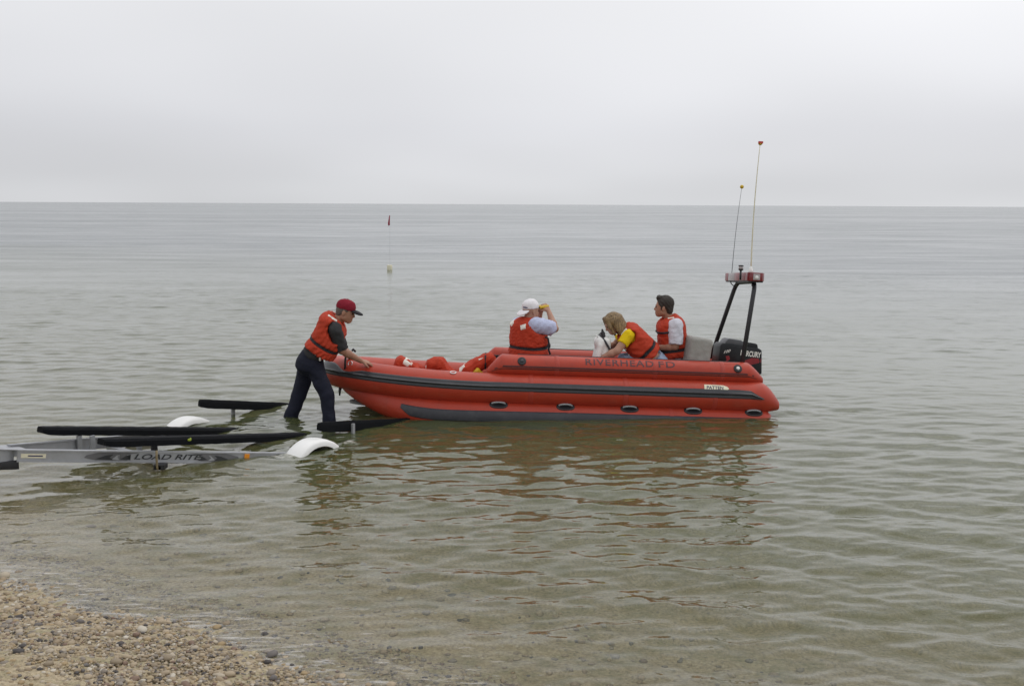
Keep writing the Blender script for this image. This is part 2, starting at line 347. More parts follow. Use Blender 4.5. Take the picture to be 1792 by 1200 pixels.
# ------------------------------------------------------------------ water surface (real wave geometry)
def water_grid():
    oy = -3.0
    th = np.concatenate([np.arange(-62, -31, 1.0), np.linspace(-31, 31, 500), np.arange(32, 63, 1.0)])
    rows = [6.3]
    while rows[-1] < 40: rows.append(rows[-1] * 1.0026)
    while rows[-1] < 110: rows.append(rows[-1] * 1.006)
    while rows[-1] < 16000: rows.append(rows[-1] * 1.05)
    rr = np.array(rows)
    T = np.tan(np.radians(th))
    X = rr[:, None] * T[None, :]; Y = np.repeat(rr[:, None] + oy, len(th), 1)
    dep = -ground(X, Y)
    dep = np.where(Y > 60, 3.2, dep)
    step = np.maximum(np.gradient(rr), rr * 0.0021)[:, None]
    lost = np.zeros_like(rr)[:, None]
    Z = np.zeros_like(X)
    k2 = np.random.default_rng(11)
    amp = np.clip((dep + 0.01) / 0.2, 0.1, 1.0) ** 0.6
    # wind patches: calmer and rougher stretches
    patch = 0.72 + 0.28 * np.sin(X * 0.21 + 0.6 * np.sin(Y * 0.12)) * np.sin(Y * 0.17 + X * 0.05 + 1) + 0.12 * np.sin(Y * 0.45 - X * 0.13)
    for i in range(76):
        lam = 0.115 * (0.95 / 0.115) ** (k2.random() ** 1.15)
        ang = k2.normal(-90, 22) + (14 if i % 3 == 0 else -7)
        kx, ky = math.cos(R(ang)), math.sin(R(ang)); kk = 2 * math.pi / lam
        slope = 0.0205 * (lam / 0.3) ** -0.15
        a = slope / kk
        fade = np.clip(lam / (step * 3.4) - 0.5, 0, 1)
        lost = lost + (slope * (1 - fade)) ** 2 / 2
        ph = kk * (kx * X + ky * Y) + k2.random() * 6.28 + 1.1 * np.sin(1.1 * X * k2.random() + 0.9 * Y * k2.random() + k2.random() * 6)
        Z += a * (np.sin(ph) - 0.22 * np.cos(2 * ph)) * fade
    Z *= amp * patch * np.interp(Y, [0, 10, 16, 30], [1.0, 1.0, 0.8, 0.72])
    # rings spreading from legs, posts, fenders and the hull
    for cx_, cy_, a_, l_, dec in ((-2.09, 11.44, 0.006, 0.17, 0.45), (-2.55, 11.6, 0.005, 0.16, 0.45), (-2.2, 9.85, 0.006, 0.2, 0.5), (-1.7, 10.42, 0.005, 0.18, 0.45), (-3.25, 9.25, 0.003, 0.15, 0.4), (-3.1, 11.8, 0.003, 0.15, 0.35), (3.2, 11.95, 0.004, 0.2, 0.6), (-1.9, 11.0, 0.003, 0.14, 0.3)):
        q = np.hypot(X - cx_, Y - cy_); Z += a_ * np.sin(2 * math.pi * q / l_ + 0.8 * np.sin(np.arctan2(Y - cy_, X - cx_) * 3)) * np.exp(-q / dec) * (q > 0.02)
    churn = np.zeros_like(Z)
    for cx_, cy_, r_ in ((-2.2, 9.84, 0.16), (-2.32, 9.86, 0.12), (-1.68, 10.42, 0.11), (-3.02, 10.95, 0.08)): churn = np.maximum(churn, np.exp(-(((X - cx_) ** 2 + (Y - cy_) ** 2) / r_ ** 2)))
    Z = np.where(dep < 0.03, Z + 0.004, Z)
    V = np.stack([X.ravel(), Y.ravel(), Z.ravel()], 1)
    nr, nc = X.shape
    ii = np.arange(nr - 1)[:, None] * nc + np.arange(nc - 1)[None, :]
    F = np.stack([ii, ii + 1, ii + 1 + nc, ii + nc], -1).reshape(-1, 4)
    keep = (dep.ravel()[F] > -0.06).any(1)
    F = F[keep]
    used = np.unique(F); remap = -np.ones(len(V), int); remap[used] = np.arange(len(used))
    sig = np.repeat(np.sqrt(lost + 0.0004), nc, 1).ravel()
    return V[used], remap[F], dep.ravel()[used], sig[used], churn.ravel()[used]
WV, WF, WD, WS, WC = water_grid()

def water_mat():
    m_ = bpy.data.materials.new('sea_water'); m_.use_nodes = True
    t = m_.node_tree; t.nodes.clear(); L = t.links.new
    out = N(t, 'ShaderNodeOutputMaterial'); c = N(t, 'ShaderNodeTexCoord')
    dep = N(t, 'ShaderNodeAttribute', attribute_name='depth')
    def mapped(sc, rot=0):
        mp = N(t, 'ShaderNodeMapping'); mp.inputs['Scale'].default_value = sc; mp.inputs['Rotation'].default_value = (0, 0, rot); L(c.outputs['Object'], mp.inputs[0]); return mp
    def noise(mp, s, d):
        n = N(t, 'ShaderNodeTexNoise'); n.inputs['Scale'].default_value = s; n.inputs['Detail'].default_value = d; n.inputs['Roughness'].default_value = 0.5; L(mp.outputs[0], n.inputs['Vector']); return n
    n1 = noise(mapped((0.55, 1.0, 1), R(8)), 5.5, 3)
    n2 = noise(mapped((0.6, 1.0, 1), R(-14)), 1.1, 3)
    patch = noise(mapped((0.006, 0.03, 1), R(7)), 1.0, 9); patch.inputs['Roughness'].default_value = 0.68; patch.inputs['Distortion'].default_value = 0.6
    pm = N(t, 'ShaderNodeMapRange'); pm.inputs['From Min'].default_value = 0.38; pm.inputs['From Max'].default_value = 0.62; pm.inputs['To Min'].default_value = 0.45; pm.inputs['To Max'].default_value = 1.0
    L(patch.outputs['Fac'], pm.inputs['Value'])
    b1 = N(t, 'ShaderNodeBump'); b1.inputs['Distance'].default_value = 0.012; L(n1.outputs['Fac'], b1.inputs['Height']); L(pm.outputs[0], b1.inputs['Strength'])
    b2 = N(t, 'ShaderNodeBump'); b2.inputs['Distance'].default_value = 0.05; L(n2.outputs['Fac'], b2.inputs['Height']); L(pm.outputs[0], b2.inputs['Strength']); L(b1.outputs[0], b2.inputs['Normal'])
    nrm = b2.outputs[0]
    # Schlick reflectance averaged over the wavelets too small for the mesh (their slope is the 'chop' attribute)
    chop = N(t, 'ShaderNodeAttribute', attribute_name='chop'); ge = N(t, 'ShaderNodeNewGeometry')
    def mth(op, a_, b_=None):
        n_ = N(t, 'ShaderNodeMath', operation=op)
        for i_, v_ in enumerate((a_, b_)):
            if v_ is None: continue
            if isinstance(v_, (int, float)): n_.inputs[i_].default_value = v_
            else: L(v_, n_.inputs[i_])
        return n_.outputs[0]
    dt = N(t, 'ShaderNodeVectorMath', operation='DOT_PRODUCT'); L(nrm, dt.inputs[0]); L(ge.outputs['Incoming'], dt.inputs[1])
    pm2 = N(t, 'ShaderNodeMapRange'); pm2.inputs['From Min'].default_value = 0.35; pm2.inputs['From Max'].default_value = 0.65; pm2.inputs['To Min'].default_value = 0.72; pm2.inputs['To Max'].default_value = 1.22
    L(patch.outputs['Fac'], pm2.inputs['Value'])
    p3_ = noise(mapped((0.10, 0.55, 1), R(-4)), 1.0, 7); p3_.inputs['Roughness'].default_value = 0.7
    pm3 = N(t, 'ShaderNodeMapRange'); pm3.inputs['From Min'].default_value = 0.36; pm3.inputs['From Max'].default_value = 0.66; pm3.inputs['To Min'].default_value = 0.62; pm3.inputs['To Max'].default_value = 1.45
    L(p3_.outputs['Fac'], pm3.inputs['Value'])
    sg_ = mth('MULTIPLY', mth('MULTIPLY', mth('ADD', mth('MULTIPLY', chop.outputs['Fac'], 0.63), 0.015), pm2.outputs[0]), pm3.outputs[0])
    cs = mth('SQRT', mth('ADD', mth('POWER', mth('MAXIMUM', dt.outputs['Value'], 0.0), 2.0), mth('POWER', sg_, 2.0)))
    fr = N(t, 'ShaderNodeMath', operation='ADD'); fr.use_clamp = True; fr.inputs[1].default_value = 0.02
    L(mth('MULTIPLY', mth('POWER', mth('SUBTRACT', 1.0, cs), 5.0), 0.98), fr.inputs[0])
    gl = N(t, 'ShaderNodeBsdfGlossy'); L(mth('MINIMUM', mth('ADD', mth('MULTIPLY', chop.outputs['Fac'], 1.1), -0.01), 0.3), gl.inputs['Roughness']); gl.inputs['Color'].default_value = (1, 1, 1, 1); L(nrm, gl.inputs['Normal'])
    rf = N(t, 'ShaderNodeBsdfRefraction'); rf.inputs['IOR'].default_value = 1.333; rf.inputs['Roughness'].default_value = 0.0; rf.inputs['Color'].default_value = (0.98, 0.985, 0.93, 1); L(nrm, rf.inputs['Normal'])
    # light scattered back by silt, growing with depth
    k = N(t, 'ShaderNodeMath', operation='MULTIPLY'); k.inputs[1].default_value = -1.7; L(dep.outputs['Fac'], k.inputs[0])
    ex = N(t, 'ShaderNodeMath', operation='EXPONENT'); L(k.outputs[0], ex.inputs[0])
    tb = N(t, 'ShaderNodeMath', operation='SUBTRACT'); tb.inputs[0].default_value = 1.0; tb.use_clamp = True; L(ex.outputs[0], tb.inputs[1])
    df = N(t, 'ShaderNodeBsdfDiffuse')
    deep = N(t, 'ShaderNodeMapRange'); deep.inputs['From Min'].default_value = 0.3; deep.inputs['From Max'].default_value = 2.2; L(dep.outputs['Fac'], deep.inputs['Value'])
    dcol = N(t, 'ShaderNodeMix', data_type='RGBA'); dcol.inputs['A'].default_value = (0.098, 0.114, 0.036, 1); dcol.inputs['B'].default_value = (0.082, 0.104, 0.104, 1); L(deep.outputs[0], dcol.inputs['Factor']); L(dcol.outputs['Result'], df.inputs['Color'])
    body = N(t, 'ShaderNodeMixShader'); L(tb.outputs[0], body.inputs[0]); L(rf.outputs[0], body.inputs[1]); L(df.outputs[0], body.inputs[2])
    surf = N(t, 'ShaderNodeMixShader'); L(fr.outputs[0], surf.inputs[0]); L(body.outputs[0], surf.inputs[1]); L(gl.outputs[0], surf.inputs[2])
    # foam lines in the last centimetres of water
    fm = noise(mapped((1, 1, 1), math.atan2(SHT[1], SHT[0])), 1.0, 1)
    mpf = mapped((3.2, 14, 1), -math.atan2(SHT[1], SHT[0])); nf = noise(mpf, 1.6, 6); nf.inputs['Roughness'].default_value = 0.65
    near = N(t, 'ShaderNodeMapRange'); near.inputs['From Min'].default_value = 0.0; near.inputs['From Max'].default_value = 0.035; near.inputs['To Min'].default_value = 0.13; near.inputs['To Max'].default_value = 0.0; L(dep.outputs['Fac'], near.inputs['Value'])
    ad = N(t, 'ShaderNodeMath', operation='ADD'); L(nf.outputs['Fac'], ad.inputs[0]); L(near.outputs[0], ad.inputs[1])
    fmr = N(t, 'ShaderNodeMapRange'); fmr.inputs['From Min'].default_value = 0.585; fmr.inputs['From Max'].default_value = 0.8; fmr.inputs['To Max'].default_value = 0.65; L(ad.outputs[0], fmr.inputs['Value'])
    lim = N(t, 'ShaderNodeMapRange'); lim.inputs['From Min'].default_value = 0.05; lim.inputs['From Max'].default_value = 0.11; lim.inputs['To Min'].default_value = 1.0; lim.inputs['To Max'].default_value = 0.0; L(dep.outputs['Fac'], lim.inputs['Value'])
    ml = N(t, 'ShaderNodeMath', operation='MULTIPLY'); L(fmr.outputs[0], ml.inputs[0]); L(lim.outputs[0], ml.inputs[1])
    ch = N(t, 'ShaderNodeAttribute', attribute_name='churn'); nch = noise(mapped((1, 1, 1)), 16, 5)
    chm = N(t, 'ShaderNodeMapRange'); chm.inputs['From Min'].default_value = 0.62; chm.inputs['From Max'].default_value = 0.85; chm.inputs['To Max'].default_value = 0.7
    L(mth('ADD', mth('MULTIPLY', nch.outputs['Fac'], 0.7), mth('MULTIPLY', ch.outputs['Fac'], 0.38)), chm.inputs['Value'])
    ml2 = mth('MAXIMUM', ml.outputs[0], mth('MULTIPLY', chm.outputs[0], mth('GREATER_THAN', ch.outputs['Fac'], 0.05)))
    fo = N(t, 'ShaderNodeBsdfDiffuse'); fo.inputs['Color'].default_value = (0.72, 0.7, 0.66, 1)
    fin = N(t, 'ShaderNodeMixShader'); L(ml2, fin.inputs[0]); L(surf.outputs[0], fin.inputs[1]); L(fo.outputs[0], fin.inputs[2])
    L(fin.outputs[0], out.inputs['Surface'])
    return m_
water = mesh_obj('sea', WV, WF, water_mat()); tag(water, kind='structure', label='calm grey green sea with small ripples reaching the horizon', cat='water')
at_ = water.data.attributes.new('depth', 'FLOAT', 'POINT'); at_.data.foreach_set('value', np.maximum(WD, 0).astype(np.float32))
at_ = water.data.attributes.new('chop', 'FLOAT', 'POINT'); at_.data.foreach_set('value', WS.astype(np.float32))
at_ = water.data.attributes.new('churn', 'FLOAT', 'POINT'); at_.data.foreach_set('value', WC.astype(np.float32))
# ==SPLIT==

# ------------------------------------------------------------------ implicit surfaces for rounded and soft shapes
class Field:
    def __init__(s, lo, hi, h):
        s.h = h; s.lo = np.array(lo, float); n = np.ceil((np.array(hi, float) - s.lo) / h).astype(int) + 1
        s.n = n
        s.x = (s.lo[0] + np.arange(n[0]) * h)[:, None, None]; s.y = (s.lo[1] + np.arange(n[1]) * h)[None, :, None]; s.z = (s.lo[2] + np.arange(n[2]) * h)[None, None, :]
        s.v = np.full(n, 0.25)
    def like(s):
        g = Field.__new__(Field); g.h, g.lo, g.n, g.x, g.y, g.z = s.h, s.lo, s.n, s.x, s.y, s.z; g.v = np.full(s.n, 0.25); return g
    def _sl(s, lo, hi):
        a = np.clip(np.floor((np.minimum(lo, hi) - s.lo) / s.h).astype(int), 0, s.n); b = np.clip(np.ceil((np.maximum(lo, hi) - s.lo) / s.h).astype(int) + 1, 0, s.n)
        return slice(a[0], b[0]), slice(a[1], b[1]), slice(a[2], b[2])
    def _mix(s, sl, d, k, sub=False):
        v = s.v[sl]
        if sub:
            d = -d
            hh = np.maximum(k - np.abs(v - d), 0) / k if k > 0 else 0
            s.v[sl] = np.maximum(v, d) + hh * hh * k * 0.25
        else:
            hh = np.maximum(k - np.abs(v - d), 0) / k if k > 0 else 0
            s.v[sl] = np.minimum(v, d) - hh * hh * k * 0.25
    def cap(s, a, ra, b, rb, k=0.02, sub=False):
        a = np.array(a, float); b = np.array(b, float); mr_ = max(ra, rb) + k + 3 * s.h
        sl = s._sl(np.minimum(a, b) - mr_, np.maximum(a, b) + mr_)
        x, y, z = s.x[sl[0]] - a[0], s.y[:, sl[1]] - a[1], s.z[:, :, sl[2]] - a[2]
        d = b - a; L2 = max(d @ d, 1e-9)
        t = np.clip((x * d[0] + y * d[1] + z * d[2]) / L2, 0, 1)
        q = np.sqrt((x - t * d[0]) ** 2 + (y - t * d[1]) ** 2 + (z - t * d[2]) ** 2) - (ra + (rb - ra) * t)
        s._mix(sl, q, k, sub); return s
    def ell(s, c, rad, axes=None, k=0.02, sub=False):
        c = np.array(c, float); ax = np.eye(3) if axes is None else np.array([list(a) for a in axes], float); rad = np.array(rad, float)
        mr_ = rad.max() + k + 3 * s.h; sl = s._sl(c - mr_, c + mr_)
        x, y, z = s.x[sl[0]] - c[0], s.y[:, sl[1]] - c[1], s.z[:, :, sl[2]] - c[2]
        p = [(x * ax[i][0] + y * ax[i][1] + z * ax[i][2]) for i in range(3)]
        k0 = np.sqrt(sum((p[i] / rad[i]) ** 2 for i in range(3))); k1 = np.sqrt(sum((p[i] / rad[i] ** 2) ** 2 for i in range(3))) + 1e-9
        s._mix(sl, k0 * (k0 - 1) / k1, k, sub); return s
    def box(s, c, half, axes=None, rd=0.01, k=0.01, sub=False):
        c = np.array(c, float); ax = np.eye(3) if axes is None else np.array([list(a) for a in axes], float); half = np.array(half, float)
        mr_ = np.linalg.norm(half) + k + 3 * s.h; sl = s._sl(c - mr_, c + mr_)
        x, y, z = s.x[sl[0]] - c[0], s.y[:, sl[1]] - c[1], s.z[:, :, sl[2]] - c[2]
        q = [np.abs(x * ax[i][0] + y * ax[i][1] + z * ax[i][2]) - (half[i] - rd) for i in range(3)]
        d = np.sqrt(sum(np.maximum(a, 0) ** 2 for a in q)) + np.minimum(np.maximum(np.maximum(q[0], q[1]), q[2]), 0) - rd
        s._mix(sl, d, k, sub); return s
    def cut(s, p, n, k=0.005):
        p = np.array(p, float); n = np.array(n, float); n = n / np.linalg.norm(n)
        d = (s.x - p[0]) * n[0] + (s.y - p[1]) * n[1] + (s.z - p[2]) * n[2]
        s.v = np.maximum(s.v, d); return s
    def wrinkle(s, a, f, seed=0):
        r_ = np.random.default_rng(seed); tot = 0
        for i in range(6):
            w = r_.normal(size=3) * f * (1 + 0.35 * i); w2 = r_.normal(size=3) * f * 0.6; ph = r_.random(2) * 6.28
            tot = tot + np.sin(s.x * w[0] + s.y * w[1] + s.z * w[2] + ph[0] + 1.3 * np.sin(s.x * w2[0] + s.y * w2[1] + s.z * w2[2] + ph[1])) / (1 + 0.4 * i)
        s.v = s.v + a * tot; return s
    def mesh(s):
        v = s.v.copy()
        v[0], v[-1] = np.maximum(v[0], 1e-4), np.maximum(v[-1], 1e-4); v[:, 0], v[:, -1] = np.maximum(v[:, 0], 1e-4), np.maximum(v[:, -1], 1e-4); v[:, :, 0], v[:, :, -1] = np.maximum(v[:, :, 0], 1e-4), np.maximum(v[:, :, -1], 1e-4)
        ins = v < 0
        nx, ny, nz = v.shape
        cnt = np.zeros((nx - 1, ny - 1, nz - 1), np.int8)
        cor = [(i, j, k) for i in (0, 1) for j in (0, 1) for k in (0, 1)]
        for i, j, k in cor: cnt += ins[i:nx - 1 + i, j:ny - 1 + j, k:nz - 1 + k]
        act = (cnt > 0) & (cnt < 8)
        I, J, K = np.nonzero(act); idx = -np.ones(act.shape, np.int64); idx[I, J, K] = np.arange(len(I))
        acc = np.zeros((len(I), 3)); c = np.zeros(len(I))
        for a in range(8):
            for b in range(a + 1, 8):
                ca, cb = np.array(cor[a]), np.array(cor[b])
                if np.abs(ca - cb).sum() != 1: continue
                va = v[I + ca[0], J + ca[1], K + ca[2]]; vb = v[I + cb[0], J + cb[1], K + cb[2]]
                m_ = (va < 0) != (vb < 0); t = np.where(m_, va / np.where(m_, va - vb, 1), 0)
                acc += np.where(m_[:, None], ca[None] + (cb - ca)[None] * t[:, None], 0); c += m_
        V = (np.stack([I, J, K], 1) + acc / np.maximum(c, 1)[:, None]) * s.h + s.lo
        Fs = []
        def quads(diff_a, diff_b, cells):
            m_ = diff_a != diff_b; P = np.argwhere(m_)
            flip = diff_b[m_]
            ids = np.stack([idx[P[:, 0] + o[0], P[:, 1] + o[1], P[:, 2] + o[2]] for o in cells], 1)
            ids[flip] = ids[flip][:, ::-1]; Fs.append(ids)
        quads(ins[:-1, 1:-1, 1:-1], ins[1:, 1:-1, 1:-1], ((0, 0, 0), (0, 1, 0), (0, 1, 1), (0, 0, 1)))
        quads(ins[1:-1, :-1, 1:-1], ins[1:-1, 1:, 1:-1], ((0, 0, 0), (0, 0, 1), (1, 0, 1), (1, 0, 0)))
        quads(ins[1:-1, 1:-1, :-1], ins[1:-1, 1:-1, 1:], ((0, 0, 0), (1, 0, 0), (1, 1, 0), (0, 1, 0)))
        return V, np.concatenate(Fs)

def field_obj(name, f, mat_, parent=None, off=None):
    V, F = f.mesh()
    return mesh_obj(name, V, F, mat_, parent, True, off)

def largest(V_, F_):
    """keep the largest connected piece"""
    if len(F_) == 0: return V_, F_
    lab = np.arange(len(V_))
    while True:
        mn = lab[F_].min(1); new = lab.copy(); np.minimum.at(new, F_.ravel(), np.repeat(mn, F_.shape[1])); new = new[new]
        if (new == lab).all(): break
        lab = new
    fl_ = lab[F_[:, 0]]; ids, cnt = np.unique(fl_, return_counts=True); F_ = F_[fl_ == ids[cnt.argmax()]]
    used = np.unique(F_); mp_ = np.zeros(len(V_), int); mp_[used] = np.arange(len(used)); return V_[used], mp_[F_]

# ------------------------------------------------------------------ text and decals
def text_mesh(body, size, shear=0.0, spacing=1.0, bold=0.0):
    cu = bpy.data.curves.new('txt', 'FONT'); cu.body = body; cu.size = size; cu.shear = shear; cu.align_x = 'CENTER'; cu.align_y = 'CENTER'; cu.space_character = spacing; cu.resolution_u = 3
    cu.offset = bold
    ob = bpy.data.objects.new('txt', cu); COL.objects.link(ob)
    dg = bpy.context.evaluated_depsgraph_get(); me = bpy.data.meshes.new_from_object(ob.evaluated_get(dg))
    bpy.data.objects.remove(ob); bm = bmesh.new(); bm.from_mesh(me); bpy.data.meshes.remove(me)
    return bm

def poly_bm(polys):
    bm = bmesh.new()
    for p in polys: bm.faces.new([bm.verts.new((x, y, 0)) for x, y in p])
    bmesh.ops.triangulate(bm, faces=bm.faces[:])
    return bm

def project_decal(name, bm, o, ax, ay, target, mat_, parent, lift=0.003, cutstep=0.012, scale=(1, 1)):
    """lay flat artwork (x, y) on a target surface: cast along the frame's normal onto it; coordinates are the target's local ones"""
    an = ax.cross(ay).normalized(); o = Vector(o)
    ys = [v.co.y for v in bm.verts]; lo, hi = min(ys), max(ys)
    if cutstep:
        y = lo + cutstep / scale[1]
        while y < hi:
            bmesh.ops.bisect_plane(bm, geom=bm.verts[:] + bm.edges[:] + bm.faces[:], plane_co=(0, y, 0), plane_no=(0, 1, 0)); y += cutstep / scale[1]
    bvh = BVHTree.FromPolygons([v.co[:] for v in target.data.vertices], [p.vertices[:] for p in target.data.polygons])
    for v in bm.verts:
        p = o + ax * v.co.x * scale[0] + ay * v.co.y * scale[1] + an * 0.3
        hit = bvh.ray_cast(p, -an, 0.8)
        v.co = (hit[0] + an * lift) if hit[0] is not None else (o + ax * v.co.x * scale[0] + ay * v.co.y * scale[1])
    me = bpy.data.meshes.new(name); bm.to_mesh(me); bm.free(); me.materials.append(mat_)
    return link(bpy.data.objects.new(name, me), parent)

# ------------------------------------------------------------------ the rescue boat (local x runs from bow to stern, y to the far side)
BOAT_ROT = Matrix.Rotation(R(4.5), 4, 'Z') @ Matrix.Rotation(R(2.4), 4, 'Y') @ Matrix.Rotation(R(-4.2), 4, 'X')
BM = Matrix.Translation((-2.3, 12.2, 0.063)) @ BOAT_ROT
BMI = BM.inverted()
boat = empty('rescue_boat'); boat.matrix_world = BM
tag(boat, 'orange inflatable rescue boat with black rub strakes, roll bar and outboard, afloat off the beach', 'boat')
def bl(px, py, Y): return BMI @ at(px, py, Y)

HW, XB, XS = 0.68, 2.0, 0.18
def plan(x, w=HW, xs=XS):
    if x >= XB: return w
    u = (XB - x) / (XB - xs); return w * max(0.0, 1 - u * u) ** 0.55
def half_path(xend, w, xs, n1=26, n2=22):
    """(x, y>=0) points from the bow tip to the stern along one side"""
    pts = []
    for i in range(n1):
        u = math.cos(0.5 * math.pi * i / n1) ** 1.0
        x = XB - (XB - xs) * u
        pts.append((x, plan(x, w, xs)))
    for i in range(n2 + 1): pts.append((XB + (xend - XB) * i / n2, w))
    return pts

def sweep(name, path, prof, mat_, parent, closed=True, caps=True, smooth=True, angle=None):
    """path: list of (Vector pos, Vector out, Vector upv); prof(i)-> list of (o, u)"""
    V, F = [], []; n = len(path); k = None
    for i, (p, o, u) in enumerate(path):
        pr = prof(i); k = len(pr)
        for a, b in pr: V.append(tuple(p + o * a + u * b))
    for i in range(n - 1):
        for j in range(k if closed else k - 1):
            j2 = (j + 1) % k
            F.append([i * k + j, (i + 1) * k + j, (i + 1) * k + j2, i * k + j2])
    if caps and closed:
        F.append(list(range(k))); F.append([(n - 1) * k + j for j in reversed(range(k))])
    bm = bmesh.new(); vv = [bm.verts.new(v) for v in V]
    for f in F:
        try: bm.faces.new([vv[i] for i in f])
        except ValueError: pass
    return bm_obj(name, bm, mat_, parent, smooth=smooth, angle=angle)

def frames(pts3):
    """outward and up vectors along a path around the hull; outward is left of travel projected level"""
    res = []; n = len(pts3)
    for i, p in enumerate(pts3):
        t = pts3[min(i + 1, n - 1)] - pts3[max(i - 1, 0)]
        t.normalize(); o = Vector((-t.y, t.x, 0)).normalized(); u = t.cross(o); u = u if u.z > 0 else -u
        res.append((p, o, u))
    return res
def loop_path(xend, w, xs, zf):
    """near stern -> bow -> far stern"""
    hp = half_path(xend, w, xs)
    near = [(x, -y) for x, y in reversed(hp)]; far = [(x, y) for x, y in hp[1:]]
    return [Vector((x, y, zf(x))) for x, y in near + far]

def circle(r_, n=28, squash=1.0): return [(r_ * math.cos(2 * math.pi * k / n), r_ * squash * math.sin(2 * math.pi * k / n)) for k in range(n)]

def tube_loop(name, xend, w, xs, zf, rf, cone, parent):
    """a tube all round the hull; its stern ends are tapered cones whose tips sit low"""
    pts = loop_path(xend, w, xs, zf); fr = frames(pts)
    # refine ends for the cones
    res, rad = [], []
    ext = []
    for t in (1.0, 0.985, 0.95, 0.85, 0.7, 0.5, 0.3, 0.15, 0.05): ext.append(t)
    p0, o0, u0_ = fr[0]; p1, o1, u1 = fr[-1]
    def end(p, o, u, tlist):
        q = []
        for t in tlist:
            rr = rf(p.x) * (1 - 0.72 * t ** 1.6) if t < 0.99 else rf(p.x) * 0.06
            tt = min(t, 0.985)
            q.append((p + Vector((cone * tt, 0, 0)) - u * (rf(p.x) - rf(p.x) * (1 - 0.72 * tt ** 1.6)) * 0.72, o, u)); rad.append(rr)
        return q
    res += end(p0, o0, u0_, ext)
    for p, o, u in fr: res.append((p, o, u)); rad.append(rf(p.x))
    res += end(p1, o1, u1, list(reversed(ext)))
    return sweep(name, res, lambda i: circle(rad[i]), M_ORANGE, parent)

Z_MAIN = lambda x: 0.315 + 0.10 * max(0, (2.0 - x) / 2.0) ** 2
R_MAIN = lambda x: 0.18
Z_LOW = lambda x: 0.0 + 0.42 * max(0, (1.5 - x) / 1.5) ** 2.0
R_LOW = lambda x: 0.20 - 0.10 * max(0, (1.3 - x) / 1.0) ** 1.3
main_tube = tube_loop('main_tube', 5.17, HW, XS, Z_MAIN, R_MAIN, 0.24, boat)
lower_tube = tube_loop('lower_tube', 5.2, HW - 0.03, 0.33, Z_LOW, R_LOW, 0.25, boat)

def arc_prof(r_, a0, a1, lift, n=8):
    return [((r_ + lift) * math.cos(R(a0 + (a1 - a0) * k / n)), (r_ + lift) * math.sin(R(a0 + (a1 - a0) * k / n))) for k in range(n + 1)]
def band_prof(r_, a_top, a_bot, lift=0.008, ridge=None, rh=0.02):
    """closed section lying on the tube from angle a_top to a_bot, with an optional ridge"""
    outer = []
    n = 10
    for k in range(n + 1):
        a = a_top + (a_bot - a_top) * k / n
        l = lift
        if ridge is not None:
            dd = abs(a - ridge) / 5.0
            l += rh * max(0, 1 - dd)
        if k in (0, n): l = 0.0
        outer.append(((r_ + l) * math.cos(R(a)), (r_ + l) * math.sin(R(a))))
    if ridge is not None:
        outer.insert(n // 2, ((r_ + lift + rh) * math.cos(R(ridge)), (r_ + lift + rh) * math.sin(R(ridge))))
        outer.sort(key=lambda q: -math.atan2(q[1], q[0]))
    inner = [((r_ - 0.02) * math.cos(R(a_bot)), (r_ - 0.02) * math.sin(R(a_bot))), ((r_ - 0.02) * math.cos(R(a_top)), (r_ - 0.02) * math.sin(R(a_top)))]
    return outer + inner

# broad black rub strake with a raised bead round the main tube
pts = loop_path(5.17, HW, XS, Z_MAIN); fr = frames(pts)
arc = [0.0]
for i in range(1, len(pts)): arc.append(arc[-1] + (pts[i] - pts[i - 1]).length)
mid = arc[len(arc) // 2]
def strake_top(i):
    s = abs(arc[i] - mid)
    if s < 0.22: return 46
    if s < 0.36: return 46 - 26 * (s - 0.22) / 0.14
    if s < 0.46: return 20 + 0 * s
    if s < 0.56: return 20 + 11 * (s - 0.46) / 0.1
    return 31
ne = 1
def strake_prof(i):
    t = min(arc[i], arc[-1] - arc[i])
    top, bot = strake_top(i), -3
    if t < 0.16:
        top = bot + 4 + (top - bot - 4) * t / 0.16
    return band_prof(0.18, top, bot, 0.007, 13 if top > 20 else max(bot + 2, top - 6), 0.022)
sweep('rub_strake', fr, strake_prof, M_STRAKE, boat, angle=25)

# grey wear strip low on the lower tube, one on each side
for sg, nm in ((-1, 'near'), (1, 'far')):
    hp = [(x, y) for x, y in half_path(5.2, HW - 0.03, 0.33, 60, 24) if x > 0.99]
    pp = [Vector((x, sg * y, Z_LOW(x))) for x, y in hp]
    if sg < 0: pp = pp[::-1]
    f2 = frames(pp)
    def pr(i, pp=pp):
        x = pp[i].x; g = min(1, (x - 0.9) / 0.5)
        t_ = 21 + 3 * min(1, max(0, (x - 1.6) / 1.4)); return band_prof(R_LOW(x), t_, t_ - 6 - 32 * min(1, (x - 0.97) / 0.16), 0.008, None)
    sweep('wear_strip', f2, pr, M_GREYSTR, boat, angle=30)

